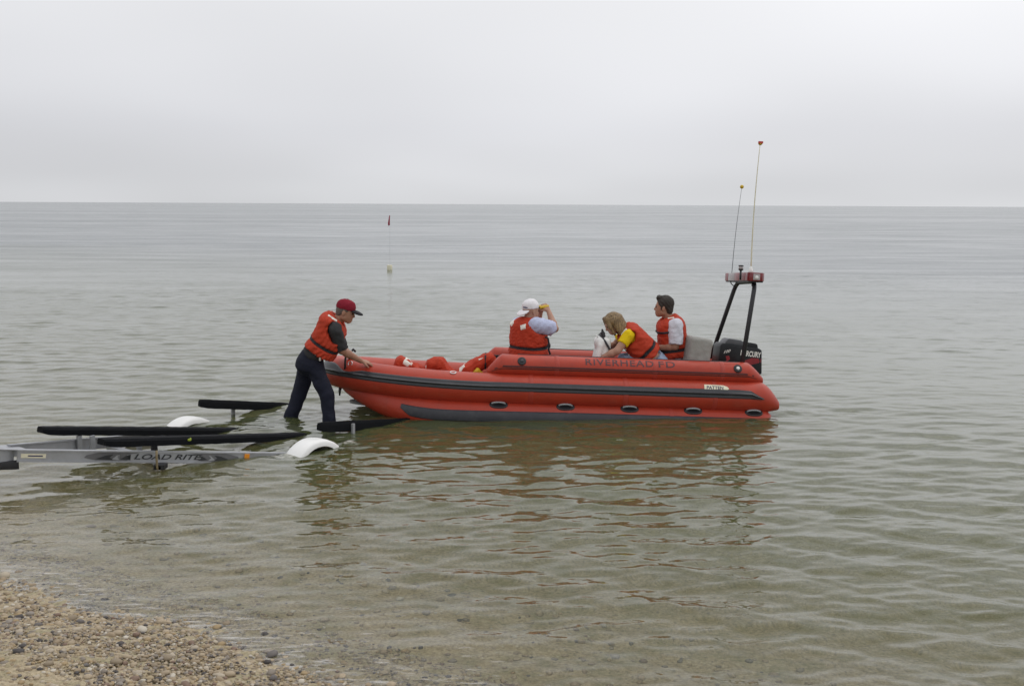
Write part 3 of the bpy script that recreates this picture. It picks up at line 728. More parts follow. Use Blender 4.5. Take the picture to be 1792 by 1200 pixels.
# the two upper tubes with tapered ends
def upper_tube(sg):
    xs_, xe, rr, z0, y0 = 2.12, 5.02, 0.128, 0.587, sg * (HW - 0.05)
    path, rad = [], []
    for t in (1.0, 0.985, 0.93, 0.8, 0.6, 0.4, 0.2, 0.08):
        tt = min(t, 0.985); r_ = rr * (1 - 0.74 * tt ** 1.25) if t < 0.99 else rr * 0.05
        path.append(Vector((xs_ - 0.17 * tt, y0, z0 - (rr - rr * (1 - 0.74 * tt ** 1.25)) * 0.85))); rad.append(r_)
    for k in range(24): path.append(Vector((xs_ + (xe - xs_) * k / 23, y0, z0))); rad.append(rr)
    for t in (0.08, 0.2, 0.4, 0.6, 0.8, 0.93, 0.985, 1.0):
        tt = min(t, 0.985); r_ = rr * (1 - 0.74 * tt ** 1.25) if t < 0.99 else rr * 0.05
        path.append(Vector((xe + 0.2 * tt, y0, z0 - (rr - rr * (1 - 0.74 * tt ** 1.25)) * 0.85))); rad.append(r_)
    o = Vector((0, sg, 0)); u = Vector((0, 0, 1))
    ob = sweep('upper_tube', [(p, o, u) for p in path], lambda i: circle(rad[i]), M_ORANGE, boat)
    # seam tapes
    for a0, a1, mt, xa, xb in ((4, -7, M_MAROON, 2.03, 5.08), (-11, -15, M_BLACK, 2.0, 5.12)):
        ps = [(Vector((xa + (xb - xa) * k / 30, y0, z0)), o, u) for k in range(31)]
        def pr(i, ps=ps):
            x = ps[i][0].x; r_ = rr
            e_ = max((xs_ - x) / 0.17, (x - xe) / 0.2, 0); e_ = min(e_, 0.98)
            sh = rr * 0.74 * e_ ** 1.25
            return [(a, b - sh * 0.85) for a, b in band_prof(rr - sh, a0, a1, 0.004)]
        sweep('seam_tape', ps, pr, mt, ob, angle=30)
    # black grip edging along the crown
    ps = [(Vector((2.3 + 2.6 * k / 26, y0, z0)), o, u) for k in range(27)]
    sweep('top_edging', ps, lambda i: band_prof(rr, 100, 84, 0.006), M_BLACK, ob, angle=30)
    for x, white in ((2.34, False), (4.88, True)) if sg < 0 else ((2.34, False),):
        an_ = R(28); d = Vector((0, sg * math.cos(an_), math.sin(an_))); p = Vector((x, y0, z0)) + d * (rr - 0.006)
        V_, F_ = tube_vf([p, p + d * 0.012, p + d * 0.018, p + d * 0.0185], [0.05, 0.05, 0.042, 0.036], 24)
        v_ = mesh_obj('air_valve', V_, F_, M_BLACK, ob)
    return ob
up_near = upper_tube(-1); up_far = upper_tube(1)
for x, white in ((2.34, False), (4.88, True)):
    an_ = R(28); d = Vector((0, -math.cos(an_), math.sin(an_))); p = Vector((x, -(HW - 0.05), 0.587)) + d * 0.141
    V_, F_ = tube_vf([p, p + d * 0.006, p + d * 0.01], [0.022, 0.02, 0.006], 16)
    mesh_obj('valve_cap', V_, F_, M_WHITE if white else M_GREYSTR, up_near)

# lettering on the near upper tube, and the maker's plate on the main tube
pa = Vector((1, 0, 0)); an_ = R(30); py_ = Vector((0, math.sin(an_), math.cos(an_)))
for word, pxc, wid in (('RIVERHEAD', 1087, 0.80), ('FD', 1172, 0.195)):
    bm = text_mesh(word, 0.125, 0, 1.12, 0.0012); xw = max(v.co.x for v in bm.verts) - min(v.co.x for v in bm.verts)
    pc = bl(pxc, 632.5, 11.7); pc.y = -(HW - 0.05) - 0.14; pc.z = 0.685
    project_decal('lettering', bm, pc, pa, py_, up_near, M_LETTER, up_near, 0.0025, 0.012, (wid / xw, 0.98))
pl = bl(1262, 673, 11.6); pl.y = -HW - 0.18
s_ = 0.148
plate = [(-s_, -0.043), (s_ * 0.55, -0.043), (s_ * 0.85, -0.03), (s_, -0.002), (s_ * 0.86, 0.022), (s_ * 0.55, 0.04), (-s_ * 0.95, 0.045)]
py2 = Vector((0, 0.5, 0.87)).normalized(); pl.z = 0.438
pt = project_decal('maker_plate', poly_bm([plate]), pl, pa, py2, main_tube, M_CREAM, main_tube, 0.004, 0.01)
bm = text_mesh('PATTEN', 0.062, 0.1, 1.0, 0.001); xw = max(v.co.x for v in bm.verts) - min(v.co.x for v in bm.verts)
project_decal('plate_lettering', bm, pl + Vector((-0.02, 0, 0.002)), pa, py2, main_tube, M_NAVYPRINT, main_tube, 0.0065, 0.01, (0.2 / xw, 0.95))
project_decal('plate_underline', poly_bm([[(-0.115, -0.034), (0.03, -0.034), (0.03, -0.027), (-0.115, -0.027)]]), pl, pa, py2, main_tube, M_NAVYPRINT, main_tube, 0.0065, 0.01)

# glued joints where the tube panels overlap
def joint_ring(x, sg, w, zf, r_, parent, a0=-100, a1=150):
    V_, F_ = [], []; n = 22
    for xo, l_ in ((-0.028, 0.0), (-0.026, 0.0022), (0.026, 0.0022), (0.028, 0.0)):
        for k in range(n + 1):
            a = R(a0 + (a1 - a0) * k / n); V_.append((x + xo, sg * (w + (r_ + l_) * math.cos(a)), zf + (r_ + l_) * math.sin(a)))
    for i in range(3):
        for k in range(n): F_.append([i * (n + 1) + k, i * (n + 1) + k + 1, (i + 1) * (n + 1) + k + 1, (i + 1) * (n + 1) + k])
    mesh_obj('seam_joint', V_, F_, M_JOINT, parent)
M_JOINT = mat('orange_seam_tape', (0.40, 0.045, 0.024), 0.5, 0.15, 12, dirt=0.3, dirtcol=(0.25, 0.04, 0.03))
for sg in (-1, 1):
    ob_ = up_near if sg < 0 else up_far
    for x in (2.75, 3.9, 4.7): joint_ring(x, sg, HW - 0.05, 0.587, 0.128, ob_)
    for x in (2.45, 3.55, 4.6): joint_ring(x, sg, HW, Z_MAIN(x), 0.18, main_tube, -60, 80)
    for x in (2.9, 4.1): joint_ring(x, sg, HW - 0.03, 0.0, 0.2, lower_tube, -60, 80)
# oval grab handles along the lower tube
def grab_handle(px, py):
    p = bl(px, py, 11.55); x = p.x; an_ = R(45)
    y0 = -(HW - 0.03); r_ = R_LOW(x)
    d = Vector((0, -math.cos(an_), math.sin(an_))); u = Vector((0, math.sin(an_), math.cos(an_)))
    c = Vector((x, y0, Z_LOW(x))) + d * (r_ - 0.004)
    hx, hy, n = 0.108, 0.05, 28
    def oval(sx, sy): return [Vector((math.copysign(abs(math.cos(t)) ** 0.75, math.cos(t)) * sx, math.copysign(abs(math.sin(t)) ** 0.9, math.sin(t)) * sy, 0)) for t in [2 * math.pi * k / n for k in range(n)]]
    V_, F_ = [], []
    for sx, sy, lift in ((hx, hy, 0.0), (hx * 0.97, hy * 0.95, 0.014), (hx * 0.8, hy * 0.68, 0.017), (hx * 0.74, hy * 0.6, 0.010)):
        for q in oval(sx, sy):
            yy = q.y; sag = -(yy * yy) / (2 * r_)
            V_.append(tuple(c + Vector((1, 0, 0)) * q.x + u * yy + d * (lift + sag)))
    for i in range(3):
        for k in range(n): F_.append([i * n + k, i * n + (k + 1) % n, (i + 1) * n + (k + 1) % n, (i + 1) * n + k])
    F_.append([3 * n + k for k in range(n)])
    h_ = mesh_obj('grab_handle', V_, F_, M_BLACK, boat)
    path = [c + Vector((1, 0, 0)) * (0.078 * math.cos(t)) + d * (0.006 + 0.03 * math.sin(t)) + u * 0.012 for t in [math.pi * k / 10 for k in range(11)]]
    V_, F_ = tube_vf(path, 0.0105, 8)
    mesh_obj('grip', V_, F_, M_BUCKLE, h_)
for px, py in ((873, 706), (992, 708), (1107, 711.5), (1222, 715.5), (1333, 718)): grab_handle(px, py)

# deck, bow locker, transom, keel fabric
hp = half_path(5.1, HW - 0.06, 0.34, 20, 10)
bm = bmesh.new()
ring = [bm.verts.new((x, -y, 0.02)) for x, y in reversed(hp)] + [bm.verts.new((x, y, 0.02)) for x, y in hp[1:]]
ring2 = [bm.verts.new((v.co.x, v.co.y, 0.05)) for v in ring]
bm.faces.new(ring); bm.faces.new(list(reversed(ring2)))
for i in range(len(ring)): bm.faces.new([ring[i], ring2[i], ring2[(i + 1) % len(ring)], ring[(i + 1) % len(ring)]])
bm_obj('deck', bm, M_DECK, boat)
hp = [(x, y) for x, y in half_path(1.95, HW - 0.08, 0.3, 24, 2) if 0.34 < x < 1.9]
bm = bmesh.new(); a = []; b = []
for x, y in hp:
    row = [bm.verts.new((x, y * k, Z_MAIN(x) + 0.005 - 0.03 * (1 - k * k))) for k in (-1, -0.5, 0, 0.5, 1)]
    if a:
        for k in range(4): bm.faces.new([a[k], a[k + 1], row[k + 1], row[k]])
    a = row
low = [bm.verts.new((v.co.x, v.co.y, 0.04)) for v in a]
for k in range(4): bm.faces.new([a[k], a[k + 1], low[k + 1], low[k]])
bm_obj('bow_deck', bm, M_ORANGE, boat, smooth=True)
bm = bmesh.new(); add_box(bm, (4.96, 0, 0.27), (0.035, HW - 0.1, 0.24)); bm_obj('transom', bm, M_DECK, boat, bevel=0.008)
bm = bmesh.new(); prev = None
for k in range(30):
    x = 0.5 + 4.6 * k / 29; w = plan(x, HW - 0.05, 0.33) * 0.96; zt = Z_LOW(x) - 0.05
    row = [bm.verts.new((x, -w, zt)), bm.verts.new((x, 0, zt - 0.16 * min(1, w / 0.5))), bm.verts.new((x, w, zt))]
    if prev:
        for q in range(2): bm.faces.new([prev[q], prev[q + 1], row[q + 1], row[q]])
    prev = row
bm_obj('keel_fabric', bm, M_BLACK, boat, smooth=True)

# bow fittings
def ring_obj(name, c, n, r_, t, mat_, parent, arc_deg=360):
    n = n.normalized(); a = n.orthogonal().normalized(); b = n.cross(a)
    k = 20; pts_ = [c + (a * math.cos(R(arc_deg) * i / k) + b * math.sin(R(arc_deg) * i / k)) * r_ for i in range(k + 1)]
    V_, F_ = tube_vf(pts_, t, 8, arc_deg < 360)
    return mesh_obj(name, V_, F_, mat_, parent)
p = bl(613, 636, 11.86); ring_obj('d_ring', p, Vector((-0.5, -1, 0.3)), 0.026, 0.006, M_STEEL, boat)
p = bl(699, 709.5, 11.70); ring_obj('d_ring', p, Vector((0, -1, 0.1)), 0.032, 0.007, M_WHITE, boat, 240)
p = bl(793, 651.5, 11.64); ring_obj('d_ring', p, Vector((0, -0.3, 1)), 0.034, 0.006, M_STEEL, boat)
V_, F_ = tube_vf([bl(605, 612, 11.92), bl(605, 622, 11.86), bl(604, 635, 11.83), bl(604, 648, 11.84)], 0.012, 8); mesh_obj('bow_strap', V_, F_, M_STRAP, boat)
V_, F_ = tube_vf([bl(616, 614, 12.42), bl(618, 611, 12.42), bl(622, 615, 12.4)], 0.014, 8); mesh_obj('strap_loop', V_, F_, M_STRAP, boat)
V_, F_ = tube_vf([bl(596, 676, 12.1), bl(594.5, 684, 12.1), bl(594.5, 692, 12.1)], [0.022, 0.016, 0.009], 8); mesh_obj('tow_eye', V_, F_, M_BLACK, boat)
bm = bmesh.new(); add_box(bm, bl(867, 624, 12.75), (0.075, 0.012, 0.022)); bm_obj('inner_pad', bm, M_BLACK, boat, bevel=0.004)

# grey helm seat with padded back, thwart boxes, console pod
def pad(name, c, half, axes, mat_, parent, rd=0.04, h=0.012, wr=0.0):
    c = Vector(c); rr_ = math.sqrt(sum(q * q for q in half)) + 0.03
    f = Field([c[i] - rr_ for i in range(3)], [c[i] + rr_ for i in range(3)], h); f.box(c, half, axes, rd)
    if wr: f.wrinkle(wr, 28, 3)
    return field_obj(name, f, mat_, parent)
sb = bl(1215, 618, 12.3)
tilt = [Vector((math.cos(R(-9)), 0, math.sin(R(-9)))), Vector((0, 1, 0)), Vector((-math.sin(R(-9)), 0, math.cos(R(-9))))]
tilt = [Vector((math.cos(R(8)), 0, -math.sin(R(8)))), Vector((0, 1, 0)), Vector((math.sin(R(8)), 0, math.cos(R(8))))]
pad('seat_back', sb + Vector((0, 0, -0.06)), (0.135, 0.25, 0.26), tilt, M_SEATGREY, boat, 0.045, 0.011, 0.0012)
for px, py, Y, hx, hy in ((925, 655, 12.35, 0.24, 0.3), (1152, 652, 12.25, 0.2, 0.2), (1183, 652, 12.52, 0.2, 0.2)):
    p = bl(px, py, Y); zt = p.z
    bm = bmesh.new(); add_box(bm, (p.x, p.y, (zt + 0.05) / 2 + 0.0), (hx, hy, (zt - 0.05) / 2)); bm_obj('seat_box', bm, M_DECK, boat, bevel=0.02)
cp = bl(1051, 612, 12.2)
f = Field(cp - Vector((0.3, 0.25, 0.5)), cp + Vector((0.3, 0.25, 0.3)), 0.01)
f.box(cp + Vector((0.05, 0, -0.17)), (0.055, 0.14, 0.32), None, 0.045, 0.02)
f.box(cp + Vector((-0.065, 0, -0.2)), (0.03, 0.15, 0.28), [Vector((0.98, 0, -0.17)), Vector((0, 1, 0)), Vector((0.17, 0, 0.98))], 0.025, 0.02)
f.ell(cp + Vector((0.0, 0, 0.1)), (0.085, 0.14, 0.075), None, 0.05)
console = field_obj('helm_console', f, M_WHITE, boat)
V_, F_ = tube_vf([bl(1046, 590, 12.15), bl(1043, 586.5, 12.15)], 0.008, 8); mesh_obj('antenna_stub', V_, F_, M_WHITE, console)
ring_obj('steering_wheel', bl(1060, 604, 12.2), Vector((0.8, 0, 0.5)), 0.15, 0.013, M_BLACK, console)
f = Field(bl(1055, 582, 12.12) - Vector((.12, .12, .12)), bl(1055, 582, 12.12) + Vector((.12, .12, .12)), 0.006)
f.cap(bl(1054, 577, 12.12), 0.012, bl(1056, 588, 12.12), 0.026, 0.01); f.cap(bl(1051.5, 583, 12.12), 0.012, bl(1057, 583, 12.12), 0.014, 0.01)
field_obj('radio_handset', f, M_BLACK, boat)

# roll bar, light bar, lamp and whips
def bez(pts_, n=8):
    """polyline with rounded corners"""
    o_ = [Vector(pts_[0])]
    for i in range(1, len(pts_) - 1):
        p, a, b = Vector(pts_[i]), Vector(pts_[i - 1]), Vector(pts_[i + 1])
        la, lb = (a - p), (b - p); d_ = min(la.length, lb.length) * 0.45; d_ = min(d_, 0.13)
        a_, b_ = p + la.normalized() * d_, p + lb.normalized() * d_
        for k in range(n + 1):
            t = k / n; o_.append(a_ * (1 - t) ** 2 + p * 2 * t * (1 - t) + b_ * t * t)
    o_.append(Vector(pts_[-1])); return o_
nb, nt_, ft_, fb = bl(1298, 640, 12.05), bl(1322, 492.5, 12.3), bl(1289, 494.5, 13.05), bl(1241, 634, 13.2)
nb2 = nb + (nb - nt_).normalized() * 0.25; fb2 = fb + (fb - ft_).normalized() * 0.25
V_, F_ = tube_vf(bez([nb2, nt_, ft_, fb2]), 0.027, 14); mesh_obj('roll_bar', V_, F_, M_TUBING, boat)
c0 = bl(1314, 484, 12.12); 
LBx, LBy = 0.1, 0.52
cz = bl(1326, 484.5, 12.15).z; cx = bl(1326, 484.5, 12.15).x; cyy = (nt_.y + ft_.y) / 2
bm = bmesh.new(); add_box(bm, (cx, cyy, cz - 0.057), (0.09, 0.46, 0.008)); lb = bm_obj('light_bar', bm, M_BLACK, boat, bevel=0.004)
segs = [(-0.50, -0.37, M_REDLENS), (-0.37, -0.12, M_REDLENS), (-0.12, 0.08, M_REDLENS2), (0.08, 0.34, M_CLEARLENS), (0.34, 0.52, M_REDLENS2)]
for i, (ya, yb, mt) in enumerate(segs):
    inset = 0.02 if i in (0, 4) else 0.0
    if i == 0: poly = [(-0.06, ya), (0.07, ya), (0.105, ya + 0.05), (0.105, yb - .002), (-0.1, yb - .002), (-0.1, ya + 0.05)]
    elif i == 4: poly = [(-0.1, ya + .002), (0.105, ya + .002), (0.105, yb - 0.05), (0.07, yb), (-0.06, yb), (-0.1, yb - 0.05)]
    else: poly = [(-0.1, ya + .002), (0.105, ya + .002), (0.105, yb - .002), (-0.1, yb - .002)]
    prism_obj('lens', poly, (cx, cyy, cz), Vector((1, 0, 0)), Vector((0, 1, 0)), Vector((0, 0, 1)), 0.1, mt, lb, bevel=0.006)
bm = bmesh.new(); add_box(bm, (cx - 0.005, cyy - 0.505, cz), (0.04, 0.006, 0.036)); bm_obj('clear_window', bm, M_CLEARLENS, lb, bevel=0.003)
V_, F_ = tube_vf([Vector((cx - 0.005, cyy - 0.508, cz - 0.008)), Vector((cx - 0.005, cyy - 0.52, cz - 0.008)), Vector((cx - 0.005, cyy - 0.524, cz - 0.008))], [0.024, 0.02, 0.008], 16)
mesh_obj('lamp_reflector', V_, F_, M_WHITE, lb)
lp = [bl(1295.5, 490, 12.2), bl(1296.5, 472, 12.2)]
V_, F_ = tube_vf([lp[0], lp[1]], 0.012, 10); ml = mesh_obj('stern_light', V_, F_, M_BLACK, boat)
d = Vector((0, 0, 1)); V_, F_ = tube_vf([lp[1] - d * 0.01, lp[1] + d * 0.005, lp[1] + d * 0.008], [0.02, 0.032, 0.03], 14); mesh_obj('lamp_base', V_, F_, M_BLACK, ml)
V_, F_ = tube_vf([lp[1] + d * 0.008, lp[1] + d * 0.04], [0.027, 0.027], 14); mesh_obj('lamp_glass', V_, F_, M_CLEARLENS, ml)
V_, F_ = tube_vf([lp[1] + d * 0.04, lp[1] + d * 0.05, lp[1] + d * 0.055], [0.031, 0.031, 0.015], 14); mesh_obj('lamp_cap', V_, F_, M_BLACK, ml)
def whip(p0, p1, r_a, r_b, mt, bend=0.02):
    n = 14; v = [p0 + (p1 - p0) * (k / n) + Vector((bend, 0, 0)) * math.sin(math.pi * k / n) for k in range(n + 1)]
    V_, F_ = tube_vf(v, [r_a + (r_b - r_a) * k / n for k in range(n + 1)], 8); return mesh_obj('antenna', V_, F_, mt, boat)
def ball(name, c, r_, mt, parent, sq=1.0):
    bm = bmesh.new(); bmesh.ops.create_icosphere(bm, subdivisions=3, radius=r_, matrix=Matrix.Translation(c) @ Matrix.Scale(sq, 4, (0, 0, 1)))
    return bm_obj(name, bm, mt, parent, smooth=True)
wa = whip(bl(1314, 474, 12.4), bl(1330, 254, 12.4), 0.009, 0.004, M_CREAM, -0.015)
V_, F_ = tube_vf([bl(1314, 477, 12.4), bl(1314, 474, 12.4), bl(1314.3, 466, 12.4)], [0.032, 0.026, 0.013], 14); mesh_obj('antenna_base', V_, F_, M_WHITE, wa)
tp = bl(1330.5, 251.5, 12.4)
ball('antenna_ball', tp, 0.024, M_YELLOW, wa, 0.85)
bm = bmesh.new()
add_box(bm, tp + Vector((0.0, -0.012, 0.012)), (0.026, 0.014, 0.012)); bm_obj('antenna_tape', bm, M_REDBALL, wa, bevel=0.005)
wb = whip(bl(1280.5, 480, 13.0), bl(1298, 329, 13.0), 0.004, 0.002, M_TUBING, -0.01)
ball('antenna_ball', bl(1298.3, 327, 13.0), 0.024, M_YELLOW, wb)
cab = [bl(1278, 492, 12.9), bl(1280, 497, 12.9), bl(1284, 500, 12.9), bl(1289, 500, 12.95)]
V_, F_ = tube_vf(cab, 0.006, 6); mesh_obj('cable', V_, F_, M_BLACK, boat)
cab = [bl(1316, 494, 12.25), bl(1316, 500, 12.22), bl(1320, 502, 12.22), bl(1323, 498, 12.25)]
V_, F_ = tube_vf(cab, 0.008, 6); mesh_obj('cable', V_, F_, M_BLACK, boat)

# outboard motor
oc = bl(1257, 637, 12.45)            # lower front corner of the cowl in the boat frame
oz = Vector((0, 0, 1)); ox = Vector((1, 0, 0)); oy_ = Vector((0, 1, 0))
yc = 0.0; oc.y = 0.0
prof_ = [(0.0, -0.02), (0.02, 0.235), (0.05, 0.262), (0.50, 0.215), (0.55, 0.19), (0.565, -0.11), (0.45, -0.13), (0.3, -0.06), (0.08, -0.04)]
motor = prism_obj('outboard_motor', prof_, oc, ox, oz, oy_, 0.31, M_COWL, boat, bevel=0.025, angle=35)
prism_obj('cowl_top', [(0.07, 0.24), (0.115, 0.305), (0.145, 0.315), (0.3, 0.30), (0.325, 0.25), (0.32, 0.22)], oc, ox, oz, oy_, 0.25, M_COWLTOP, motor, bevel=0.018, angle=35)
prism_obj('cowl_vent', [(0.335, 0.21), (0.34, 0.283), (0.48, 0.265), (0.50, 0.25), (0.51, 0.19)], oc, ox, oz, oy_, 0.25, M_COWL, motor, bevel=0.012, angle=35)
prism_obj('motor_leg', [(0.15, -0.05), (0.42, -0.08), (0.40, -0.5), (0.36, -0.8), (0.2, -0.82), (0.2, -0.5)], oc, ox, oz, oy_, 0.14, M_COWL, motor, bevel=0.03, angle=35)
prism_obj('mounting_bracket', [(-0.08, -0.04), (0.16, -0.04), (0.2, -0.4), (0.02, -0.38), (-0.0, -0.14), (-0.08, -0.14)], oc, ox, oz, oy_, 0.26, M_BLACK, motor, bevel=0.015, angle=35)
fo = oc + oy_ * -0.155
def on_cowl(name, bm, x, z, mt, scale=(1, 1), slope=-0.06):
    a = Vector((1, 0, slope)).normalized(); project_decal(name, bm, fo + ox * x + oz * z, a, oz, motor, mt, motor, 0.003, 0, scale)
bm = text_mesh('MERCURY', 0.09, 0.12, 1.0, 0.003); xw = max(v.co.x for v in bm.verts) - min(v.co.x for v in bm.verts)
on_cowl('motor_lettering', bm, 0.402, 0.135, M_WHITEDECAL, (0.262 / xw, 1.0), -0.085)
bm = text_mesh('100', 0.055, 0.35, 1.0, 0.001); xw = max(v.co.x for v in bm.verts) - min(v.co.x for v in bm.verts)
on_cowl('power_lettering', bm, 0.1, 0.155, M_WHITEDECAL, (0.085 / xw, 0.85), 0.25)
on_cowl('red_flash', poly_bm([[(0, -0.02), (0.06, -0.02), (0.25, 0.04), (0.25, 0.085), (0.13, 0.085), (0.0, 0.03)]]), 0.295, 0.012, M_REDDECAL)
on_cowl('red_flash', poly_bm([[(-0.02, -0.02), (0.05, 0.045), (0.03, 0.09), (0.075, 0.1), (0.09, 0.06), (0.06, 0.03), (0.13, 0.03), (0.17, -0.01), (0.16, -0.02)]]), 0.06, 0.012, M_REDDECAL)

# ------------------------------------------------------------------ people
def nv(v): return Vector(v).normalized()
def np3(v): return np.array([v[0], v[1], v[2]], float)

def hand_prims(f, wrist, d, back, thumb, curl=(10, 15, 10), k=0.006, spread=0.10, tcurl=0.3):
    """palm, four fingers and a thumb; d runs to the fingertips, back is the back of the hand, thumb points to the thumb's side"""
    d, back = nv(d), nv(back); back = (back - d * back.dot(d)).normalized(); side = nv(thumb); side = (side - d * side.dot(d) - back * side.dot(back)).normalized()
    W_ = Vector(wrist)
    lens = (0.072, 0.080, 0.074, 0.058); offs = (0.031, 0.0105, -0.0105, -0.031)
    for o_, ln in zip(offs, lens):
        base = W_ + side * o_ * 0.62 + d * 0.02; kn = W_ + side * o_ + d * (0.088 - abs(o_) * 0.18)
        f.cap(base, 0.0165, kn, 0.0135, k * 1.6)
        p = kn; ang = 0.0; dd = (d + side * (o_ * spread / 0.02)).normalized()
        for j, fr_ in enumerate((0.45, 0.32, 0.23)):
            ang += R(curl[j]); q = dd * math.cos(ang) - back * math.sin(ang)
            p2 = p + q * ln * fr_
            f.cap(p, 0.0098 - 0.0008 * j, p2, 0.009 - 0.0008 * j, k * 0.5); p = p2
    tb = W_ + side * 0.022 + d * 0.025
    t1 = tb + (d * 0.62 + side * 0.78 - back * tcurl).normalized() * 0.048; t2 = t1 + (d * 0.85 + side * 0.35 - back * tcurl * 1.3).normalized() * 0.036
    f.cap(tb, 0.015, t1, 0.0115, k); f.cap(t1, 0.0115, t2, 0.009, k)

def head_prims(f, c, F_, U_, s=1.0):
    F_, U_ = nv(F_), nv(U_); F_ = (F_ - U_ * F_.dot(U_)).normalized(); Rr = F_.cross(U_)
    ax = (Rr, F_, U_); P = lambda r_, fo, u: c + Rr * r_ * s + F_ * fo * s + U_ * u * s
    f.ell(P(0, -0.012, 0.035), (0.077 * s, 0.098 * s, 0.092 * s), ax, 0.02)          # cranium
    f.ell(P(0, 0.026, -0.035), (0.062 * s, 0.072 * s, 0.08 * s), ax, 0.03)            # face
    f.ell(P(0, 0.062, -0.09), (0.032 * s, 0.03 * s, 0.026 * s), ax, 0.025)            # chin
    f.cap(P(-0.045, -0.005, -0.065), 0.028 * s, P(0, 0.05, -0.092), 0.022 * s, 0.02); f.cap(P(0.045, -0.005, -0.065), 0.028 * s, P(0, 0.05, -0.092), 0.022 * s, 0.02)
    f.cap(P(0, 0.09, 0.005), 0.009 * s, P(0, 0.105, -0.03), 0.0125 * s, 0.012)       # nose
    f.cap(P(-0.03, 0.083, 0.02), 0.012 * s, P(0.03, 0.083, 0.02), 0.012 * s, 0.012)   # brow
    for sg in (-1, 1):
        f.ell(P(sg * 0.031, 0.09, 0.0), (0.017 * s, 0.012 * s, 0.011 * s), ax, 0.006, True)
        f.ell(P(sg * 0.078, -0.012, -0.012), (0.011 * s, 0.02 * s, 0.034 * s), ax, 0.006)
    f.cap(P(-0.018, 0.087, -0.058), 0.0075 * s, P(0.018, 0.087, -0.058), 0.0075 * s, 0.006)   # lips
    f.cap(P(-0.018, 0.089, -0.07), 0.0075 * s, P(0.018, 0.089, -0.07), 0.0075 * s, 0.006)
    return P, ax

def person(label, J, skin, h=0.0072, hands=None, group=None):
    """one continuous body; J holds the joints in world space"""
    pts_ = [v for k, v in J.items() if k not in ('F', 'hF', 'hU')]
    lo = np.min([np3(p) for p in pts_], 0) - 0.22; hi = np.max([np3(p) for p in pts_], 0) + 0.22
    f = Field(lo, hi, h)
    U_ = (J['nek'] - J['pel']).normalized(); F_ = nv(J['F']); F_ = (F_ - U_ * F_.dot(U_)).normalized(); Rr = F_.cross(U_)
    for s in (-0.07, 0.0, 0.07):
        f.cap(J['pel'] + Rr * s * 1.1, 0.09, J['pel'].lerp(J['nek'], 0.5) + Rr * s * 0.85, 0.086, 0.04)
        f.cap(J['pel'].lerp(J['nek'], 0.45) + Rr * s * 0.85, 0.086, J['pel'].lerp(J['nek'], 0.82) + Rr * s * 0.9, 0.086, 0.04)
    f.cap(J['shL'], 0.05, J['nek'] - U_ * 0.05, 0.05, 0.03); f.cap(J['shR'], 0.05, J['nek'] - U_ * 0.05, 0.05, 0.03)
    f.cap(J['nek'] - U_ * 0.03, 0.062, J['head'] - nv(J['hU']) * 0.03 - nv(J['hF']) * 0.02, 0.054, 0.03)
    P, ax = head_prims(f, J['head'], J['hF'], J['hU'])
    for s in 'RL':
        f.cap(J['sh' + s], 0.058, J['el' + s], 0.044, 0.03); e_ = J['el' + s].lerp(J['wr' + s], 0.3)
        f.cap(J['el' + s], 0.043, e_, 0.045, 0.02); f.cap(e_, 0.045, J['wr' + s], 0.028, 0.02)
        f.cap(J['hip' + s], 0.085, J['kn' + s], 0.055, 0.03); c_ = J['kn' + s].lerp(J['an' + s], 0.3)
        f.cap(J['kn' + s], 0.055, c_, 0.053, 0.02); f.cap(c_, 0.053, J['an' + s], 0.038, 0.02)
        t_ = J['toe' + s]; f.cap(J['an' + s] - Vector((0, 0, 0.03)), 0.045, t_, 0.034, 0.03)
        hd = hands.get(s) if hands else None
        if hd: hand_prims(f, J['wr' + s], *hd)
        else:
            dd = (J['wr' + s] - J['el' + s]).normalized(); hand_prims(f, J['wr' + s], dd, F_.cross(dd) if abs(F_.dot(dd)) < 0.9 else U_, U_ if abs(U_.dot(dd)) < 0.9 else Rr, (25, 35, 25))
    base = Vector((J['pel'].x, J['pel'].y, min(J['toeR'].z, J['toeL'].z) - 0.03))
    V_, Fc = f.mesh()
    ob = mesh_obj('person', V_, Fc, skin, None, True, np3(base)); ob.location = base
    tag(ob, label, 'person', group)
    # eyes
    for sg in (-1, 1):
        bm = bmesh.new(); bmesh.ops.create_icosphere(bm, subdivisions=2, radius=0.0115, matrix=Matrix.Translation(P(sg * 0.031, 0.081, 0.0) - base)); bm_obj('eye', bm, M_EYE, ob, smooth=True)
    return dict(ob=ob, base=base, U=U_, F=F_, R=Rr, P=P, ax=ax, J=J)

def cloth(pr, name, mat_, build, lo, hi, h=0.0085, parent=None):
    f = Field(lo, hi, h); build(f); return field_obj(name, f, mat_, parent or pr['ob'], np3(pr['base']))

def bbox(pts_, pad_):
    a = np.array([np3(p) for p in pts_]); return a.min(0) - pad_, a.max(0) + pad_

